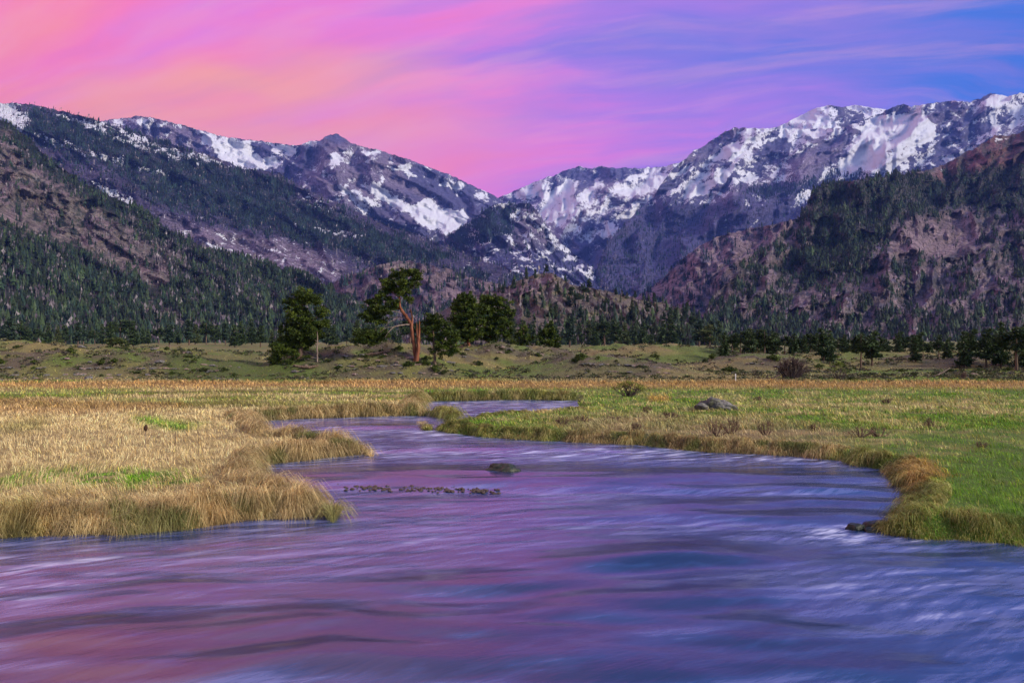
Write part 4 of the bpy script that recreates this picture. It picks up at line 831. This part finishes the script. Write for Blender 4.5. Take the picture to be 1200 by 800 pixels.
# small made or fallen things
x = (862 - CX) / F * 52; t = thing('marker_post', 'thin white marker post at the far edge of the right meadow', 'post', (x, 52, gz(x, 52)))
mw, qw, bw = newmat('white_paint'); qw.put(bw.inputs['Base Color'], qw.mix(qw.noise(opos(qw), 6, 4), (.6, .6, .58), (.78, .78, .76)))
v, f = tube([(0, 0, -.1), (0, 0, .5)], [.03, .03], 8); a = Acc(); a.add(v, f); obj('shaft', a.mesh('shaft'), mw, t); v, f = tube([(0, 0, .5), (0, 0, .56)], [.034, .02], 8); a = Acc(); a.add(v, f); obj('cap', a.mesh('cap'), mw, t)
x = (358 - CX) / F * 59.5; t = thing('fallen_log', 'brownish fallen log lying under the ragged left pine', 'log', (x, 59.5, gz(x, 59.5) + .12)); obj('wood', wood('wood', [([(-.95, 0, .15), (-.4, 0, .02), (.3, 0, 0), (.95, .2, .12)], [.06, .11, .12, .05])], M_BARK_G), M_BARK_G, t)
x = (440 - CX) / F * 64; t = thing('fallen_log', 'weathered log lying on the knoll left of the orange trunk', 'log', (x, 64, gz(x, 64) + .08)); obj('wood', wood('wood', [([(-1.3, 0, -.05), (0, 0, .1), (1.2, 0, .3)], [.08, .12, .04])], M_BARK_G), M_BARK_G, t)
xx, yy = (170 - CX) / F * 19.6, 19.6; t = thing('seed_head', 'small dark brown seed head standing up out of the pale grass on the left', 'plant', (xx, yy, gz(xx, yy)))
mb, qb, bb = newmat('brown_seed'); qb.put(bb.inputs['Base Color'], qb.mix(qb.noise(opos(qb), 30, 3), (.03, .015, .01), (.07, .035, .02)))
v, f = tube([(0, 0, .0), (0.02, 0, .5)], [.008, .006], 6); a = Acc(); a.add(v, f); obj('stalk', a.mesh('stalk'), M_DEAD, t)
v, f = tube([(.02, 0, .42), (.015, 0, .47), (.02, 0, .54), (.03, 0, .60)], [.015, .05, .045, .01], 8); a = Acc(); a.add(v, f); obj('head', a.mesh('head'), mb, t)
for px, top, bot, lab in [(18, 495, 526, 'tall thin dry stalk near the left edge of the meadow'), (205, 492, 524, 'tall thin dry stalk right of the dark seed head'), (232, 494, 530, 'thin dry stalk beside the bend of the left bank')]:
    Y = F * (H - .36) / (bot - CY); x = (px - CX) / F * Y; t = thing('dry_stalk', lab, 'plant', (x, Y, gz(x, Y)), 'tall dry stalks'); hh = (bot - top) / F * Y
    v, f = tube([(0, 0, 0), (.01, 0, hh * .6), (0.0, 0, hh)], [.007, .006, .003], 5); a = Acc(); a.add(v, f); obj('stalk', a.mesh('stalk'), M_TWIG, t)

# ------------------------------------------------------------------ grass
def blades(name, x, y, h, w, col, lean_dir, lean, seed, label, droop=.35):
    r = np.random.default_rng(seed); n = len(x); z = ground_z(x, y)
    fa = r.uniform(0, math.pi, n); sx, sy = np.cos(fa) * w / 2, np.sin(fa) * w / 2
    lx, ly = np.cos(lean_dir) * lean * h, np.sin(lean_dir) * lean * h
    p0 = np.stack([x, y, z - .02], 1); p1 = p0 + np.stack([lx * .30, ly * .30, h * .58], 1); p2 = p0 + np.stack([lx * .75, ly * .75, h * (.92 - .25 * lean)], 1)
    p3 = p0 + np.stack([lx * 1.3, ly * 1.3, h * (1.0 - droop * lean * 1.4)], 1)
    s = np.stack([sx, sy, 0 * sx], 1)
    V = np.stack([p0 - s, p0 + s, p1 - s * .9, p1 + s * .9, p2 - s * .6, p2 + s * .6, p3], 1)
    T = np.array([(0, 1, 3), (0, 3, 2), (2, 3, 5), (2, 5, 4), (4, 5, 6)]); Fc = T[None] + (np.arange(n) * 7)[:, None, None]
    c = np.repeat(col[:, None, :], 7, 1); V = V.reshape(-1, 3)
    return obj(name, mesh(name, V, Fc.reshape(-1, 3), np.clip(c.reshape(-1, 3), .005, .9), True), M_GRASS, kind='stuff', label=label, category='grass')
def field(name, n, y0, y1, power, h0, wpx_, seed, label, side, keepfar=0):
    r = np.random.default_rng(seed); u = r.random(n)
    a = 1 - power; y = (y0 ** a + u * (y1 ** a - y0 ** a)) ** (1 / a)
    x = (r.random(n) * 1700 - 250 - CX) / F * y
    px = CX + F * x / y
    keep = np.ones(n, bool)
    if y1 == 62: keep &= y < 53 + 5 * perlin(x * .13, x * 0 + 3.3, 8) + 3 * perlin(x * .5, x * 0 + 1.7, 9) + r.normal(0, 1.6, n)
    if y0 < 40: d = np.where(y < 42, river_d(x, y), -9); keep &= d < -.05
    if side == 'L': keep &= (px < 545) & ~((px > 485) & (y > 17) & (y < 31.3) & (y < 34))
    if side == 'R': keep &= (px >= 485)
    x, y, px = x[keep], y[keep], px[keep]; n = len(x)
    c = gcol(x + r.normal(0, .12, n), y + r.normal(0, .25, n)) * r.uniform(.45, 1.55, (n, 1))
    yg = (r.random(n) < .3) & (c[:, 1] > c[:, 0] * 1.05); c[yg] = c[yg] * np.array([1.7, 1.25, 1.3]); c = c * (1 + .55 * fbm(x * 2.6, y * 2.6, 3, seed + 60))[:, None] * np.where(y > 48, .95, 1)[:, None]
    c = np.where(r.random((n, 1)) < .12, c * np.array([1.25, 1.1, .8]), c); gr = (c[:, 1] > c[:, 0])
    tuft = fbm(x * 1.4, y * 1.4, 3, seed + 3); dirn = 2.5 + 2.2 * fbm(x * .25, y * .25, 2, seed + 5) + r.normal(0, .7, n) + np.where(side == 'L', .3, 0)
    lean = np.clip(.55 + .5 * tuft + r.normal(0, .22, n), .05, 1.1) * np.where(gr, .7, 1) + (r.random(n) < .22) * .55
    h = h0 * (1 + 1.1 * tuft) * r.uniform(.55, 1.3, n) * np.where(gr, .7, 1.0); h = np.clip(h, .05, .8)
    py = CY + F * (H - .36) / y
    bare = np.where(y > 50, sstep(446, 441, py), 0) ; h = h * (1 - .55 * bare)
    w = np.maximum(.004, wpx_ * y / F) * r.uniform(.6, 1.3, n)
    return blades(name, x, y, h, w, c, dirn, lean, seed + 9, label)
field('meadow_grass', 290000, 8.5, 27, 2.6, .155, .5, 101, 'pale straw grass bending over the left meadow and spits', 'L')
field('meadow_grass', 230000, 8.5, 27, 2.4, .13, .5, 102, 'green and straw grass of the right meadow', 'R')
field('meadow_grass', 165000, 24, 62, 2.2, .15, .7, 103, 'banded straw and olive grass of the far meadow', 'A')
field('dry_grass', 120000, 50, 120, 2.0, .19, 1.0, 104, 'short dry grass and sage over the far flats and mounds', 'A')
# bank fringe: long blades hanging over the water
def fringe(name, line, n, h0, seed, label, cols):
    r = np.random.default_rng(seed); L = np.array(line); seg = np.hypot(*(L[1:] - L[:-1]).T); dist = np.maximum(L[1:, 1], 5.)
    p = seg / dist ** .7; i = r.choice(len(seg), n, p=p / p.sum()); t = r.random(n)
    bx = L[i] + (L[i + 1] - L[i]) * t[:, None]; tx = (L[i + 1] - L[i]) / seg[i][:, None]
    nr = np.stack([-tx[:, 1], tx[:, 0]], 1); q = bx + nr * .3; s = np.sign(sdist(q[:, 0], q[:, 1], RIVER)); nr = nr * s[:, None]   # towards water
    off = r.uniform(.0, .75, n) ** 1.0; P0 = bx - nr * off[:, None]; d = river_d(P0[:, 0], P0[:, 1]); k = d < -.02; P0, nr, off, d = P0[k], nr[k], off[k], d[k]; n = len(P0)
    x, y = P0.T; tuft = fbm(x * 1.6, y * 1.6, 3, seed); dirn = np.arctan2(nr[:, 1], nr[:, 0]) + r.normal(0, .55, n) + .9 * fbm(x * .9, y * .9, 2, seed + 4)
    h = h0 * (1 + .7 * tuft) * r.uniform(.6, 1.25, n) * np.clip(np.maximum(y, 8) / 11, 1, 1.25); lean = np.clip(.75 + .45 * tuft + r.normal(0, .25, n), .15, 1.3)
    c = np.array(cols)[r.integers(0, len(cols), n)] * r.uniform(.55, 1.3, (n, 1)); c = (.55 * c + .45 * gcol(x, y)) * np.clip(1 + .8 * fbm(x * 3.1, y * 3.1, 3, seed + 60), .35, 1.6)[:, None]; gk = sstep(.3, .5, fbm(x * 1.1, y * 1.1, 2, seed + 70)); c = c * (1 - gk[:, None] * .6) + np.array([.10, .17, .03]) * gk[:, None] * .6; h = h * (1 + .45 * fbm(x * 3.1, y * 3.1, 2, seed + 61))
    return blades(name, x, y, h, np.maximum(.005, .55 * y / F) * r.uniform(.7, 1.4, n), c, dirn, lean, seed + 1, label, .75)
BN = [(.50, .37, .15), (.40, .23, .07), (.58, .46, .21), (.32, .18, .06), (.40, .31, .14)]
fringe('bank_grass', LW[1:], 60000, .235, 201, 'long rust and straw grass drooping over the left banks', BN)
fringe('bank_grass', RW, 70000, .115, 202, 'matted brown grass overhanging the right bank', BN + [(.22, .25, .06)])

# ------------------------------------------------------------------ haze
def box(name, x0, x1, y0, y1, z0, z1):
    v = [(x, y, z) for x in (x0, x1) for y in (y0, y1) for z in (z0, z1)]
    return mesh(name, v, [(0, 1, 3, 2), (4, 6, 7, 5), (0, 4, 5, 1), (2, 3, 7, 6), (0, 2, 6, 4), (1, 5, 7, 3)], None, False)
USE_HAZE = True
if USE_HAZE:
    mh = bpy.data.materials.new('haze'); mh.use_nodes = True; nt = mh.node_tree; nt.nodes.remove(nt.nodes['Principled BSDF']); pv = nt.nodes.new('ShaderNodeVolumePrincipled')
    pv.inputs['Color'].default_value = (.16, .30, 1, 1); pv.inputs['Density'].default_value = 3.6e-5; pv.inputs['Anisotropy'].default_value = 0
    nt.links.new(pv.outputs[0], nt.nodes['Material Output'].inputs['Volume'])
    obj('haze', box('haze', -9300, 9300, -450, 12500, -6, 3200), mh, kind='stuff')

# ------------------------------------------------------------------ sky
W = bpy.data.worlds.new('World'); S.world = W; W.use_nodes = True; q = N(W.node_tree); bg = W.node_tree.nodes['Background']
SUN_EL, SUN_AZ = R(27), R(112)      # azimuth clockwise from +Y: behind the camera, to the right
d = q.node('ShaderNodeTexCoord').outputs['Generated']; sp = q.node('ShaderNodeSeparateXYZ'); q.put(sp.inputs[0], d); dx, dy, dz = sp.outputs
sky = q.node('ShaderNodeTexSky', sky_type='NISHITA'); sky.sun_disc = False; sky.sun_elevation = SUN_EL; sky.sun_rotation = SUN_AZ
skyc = q.mix(1.0, sky.outputs[0], (.07, .07, .07), 'MULTIPLY')
# cloud deck coordinates: direction projected on a layer overhead
den = q.math('ADD', q.math('MAXIMUM', dz, 0.), .22); cxn = q.math('DIVIDE', dx, den); cyn = q.math('DIVIDE', dy, den)
cv = q.node('ShaderNodeCombineXYZ'); q.put(cv.inputs[0], cxn); q.put(cv.inputs[1], cyn)
wr = q.noise(cv.outputs[0], .9, 3, .5, out=1); wv = q.node('ShaderNodeVectorMath', operation='MULTIPLY_ADD'); q.put(wv.inputs[0], wr); wv.inputs[1].default_value = (.5, .5, 0); q.put(wv.inputs[2], cv.outputs[0])
n1 = q.noise(q.rs(wv.outputs[0], 12, (.6, 2.1, 1)), 1.15, 7, .58)
n2 = q.noise(q.rs(wv.outputs[0], 16, (.8, 4.0, 1), (4, 2, 0)), 1.7, 7, .62)
n4 = q.noise(q.rs(wv.outputs[0], 20, (1.0, 5.5, 1), (2, 7, 0)), 1.5, 8, .62)
n3 = q.noise(q.mapping(wv.outputs[0], rot=(0, 0, R(15)), sc=(.5, 1.1, 1), loc=(9, 2, 0)), .9, 4, .5)
az = q.math('DIVIDE', dx, q.math('ADD', q.math('ABSOLUTE', dy), .25))       # left (-) to right (+)
s = q.math('ADD', az, q.math('MULTIPLY', dz, .42)); s = q.math('ADD', s, q.math('MULTIPLY', q.math('SUBTRACT', n1, .5), 1.25)); s = q.math('ADD', s, q.math('MULTIPLY', q.math('SUBTRACT', n2, .5), .5))
rampf = q.mr(s, -.62, .72, 0, 1, False)
def lin(r, g, b): return tuple(((c / 255 + .055) / 1.055) ** 2.4 if c > 10 else c / 255 / 12.92 for c in (r, g, b))
base = q.ramp(rampf, [(0, lin(255, 138, 108)), (.16, lin(255, 132, 142)), (.30, lin(252, 118, 165)), (.46, lin(232, 120, 200)), (.60, lin(176, 118, 212)), (.76, lin(122, 114, 208)), (.9, lin(56, 110, 204)), (1, lin(28, 104, 198))])
pk = q.math('MULTIPLY', q.mr(n2, .47, .62), q.mr(az, .75, -.1, .35, .9)); pk = q.math('MULTIPLY', pk, q.mr(dz, .36, .05, .35, 1))
base = q.mix(q.math('MULTIPLY', pk, .6), base, lin(248, 135, 190))
pe = q.math('MULTIPLY', q.mr(n3, .40, .54), q.mr(az, .12, -.32)); base = q.mix(q.math('MULTIPLY', pe, .9), base, lin(255, 166, 112))
base = q.mix(q.math('MULTIPLY', q.mr(n4, .46, .68), .22), base, lin(255, 176, 176)); base = q.mix(q.math('MULTIPLY', q.mr(n4, .5, .32), .10), base, lin(150, 100, 190))
hor = q.math('MULTIPLY', q.mr(dz, .28, .14), q.mr(q.math('ABSOLUTE', q.math('ADD', az, .08)), .36, .05)); base = q.mix(q.math('MULTIPLY', hor, .55), base, lin(248, 116, 190))
# unseen overhead sky: bright pink added left to lift river reflections; lilac, blue elsewhere
up = q.mr(dz, .38, .60); base = q.mix(q.math('MULTIPLY', up, .8), base, q.mix(q.mr(dx, -.22, .12), q.mix(q.mr(dx, -.44, -.2), (1.9, .88, .90), (.80, .62, .98)), (.17, .29, .66)))
bk = q.mr(dy, .1, -.35); base = q.mix(bk, base, (.36, .42, .64))
fin = q.mix(.95, skyc, base)
q.put(bg.inputs[0], fin); bg.inputs[1].default_value = .90

sl = bpy.data.lights.new('sun', 'SUN'); sl.energy = 3.7; sl.angle = R(10); sl.color = (1, .88, .72); so = bpy.data.objects.new('sun', sl); COL.objects.link(so)
dirv = Vector((math.sin(SUN_AZ) * math.cos(SUN_EL), math.cos(SUN_AZ) * math.cos(SUN_EL), math.sin(SUN_EL))); so.rotation_euler = dirv.to_track_quat('Z', 'Y').to_euler(); so.location = (20, -30, 40)

cam = bpy.data.cameras.new('camera'); co = bpy.data.objects.new('camera', cam); COL.objects.link(co); S.camera = co
co.location = (0, 0, H); co.rotation_euler = (R(90), 0, 0); cam.sensor_width = 36; cam.lens = 36 * F / 1200; cam.clip_start = .1; cam.clip_end = 30000
S.view_settings.view_transform = 'Standard'; S.view_settings.look = 'None'; S.view_settings.exposure = .5; S.view_settings.gamma = 1; S.view_settings.use_curve_mapping = False
S.render.engine = 'CYCLES'; S.cycles.use_denoising = True; S.cycles.max_bounces = 6; S.cycles.diffuse_bounces = 3; S.cycles.volume_bounces = 1; S.cycles.glossy_bounces = 3
S.cycles.sample_clamp_indirect = 6
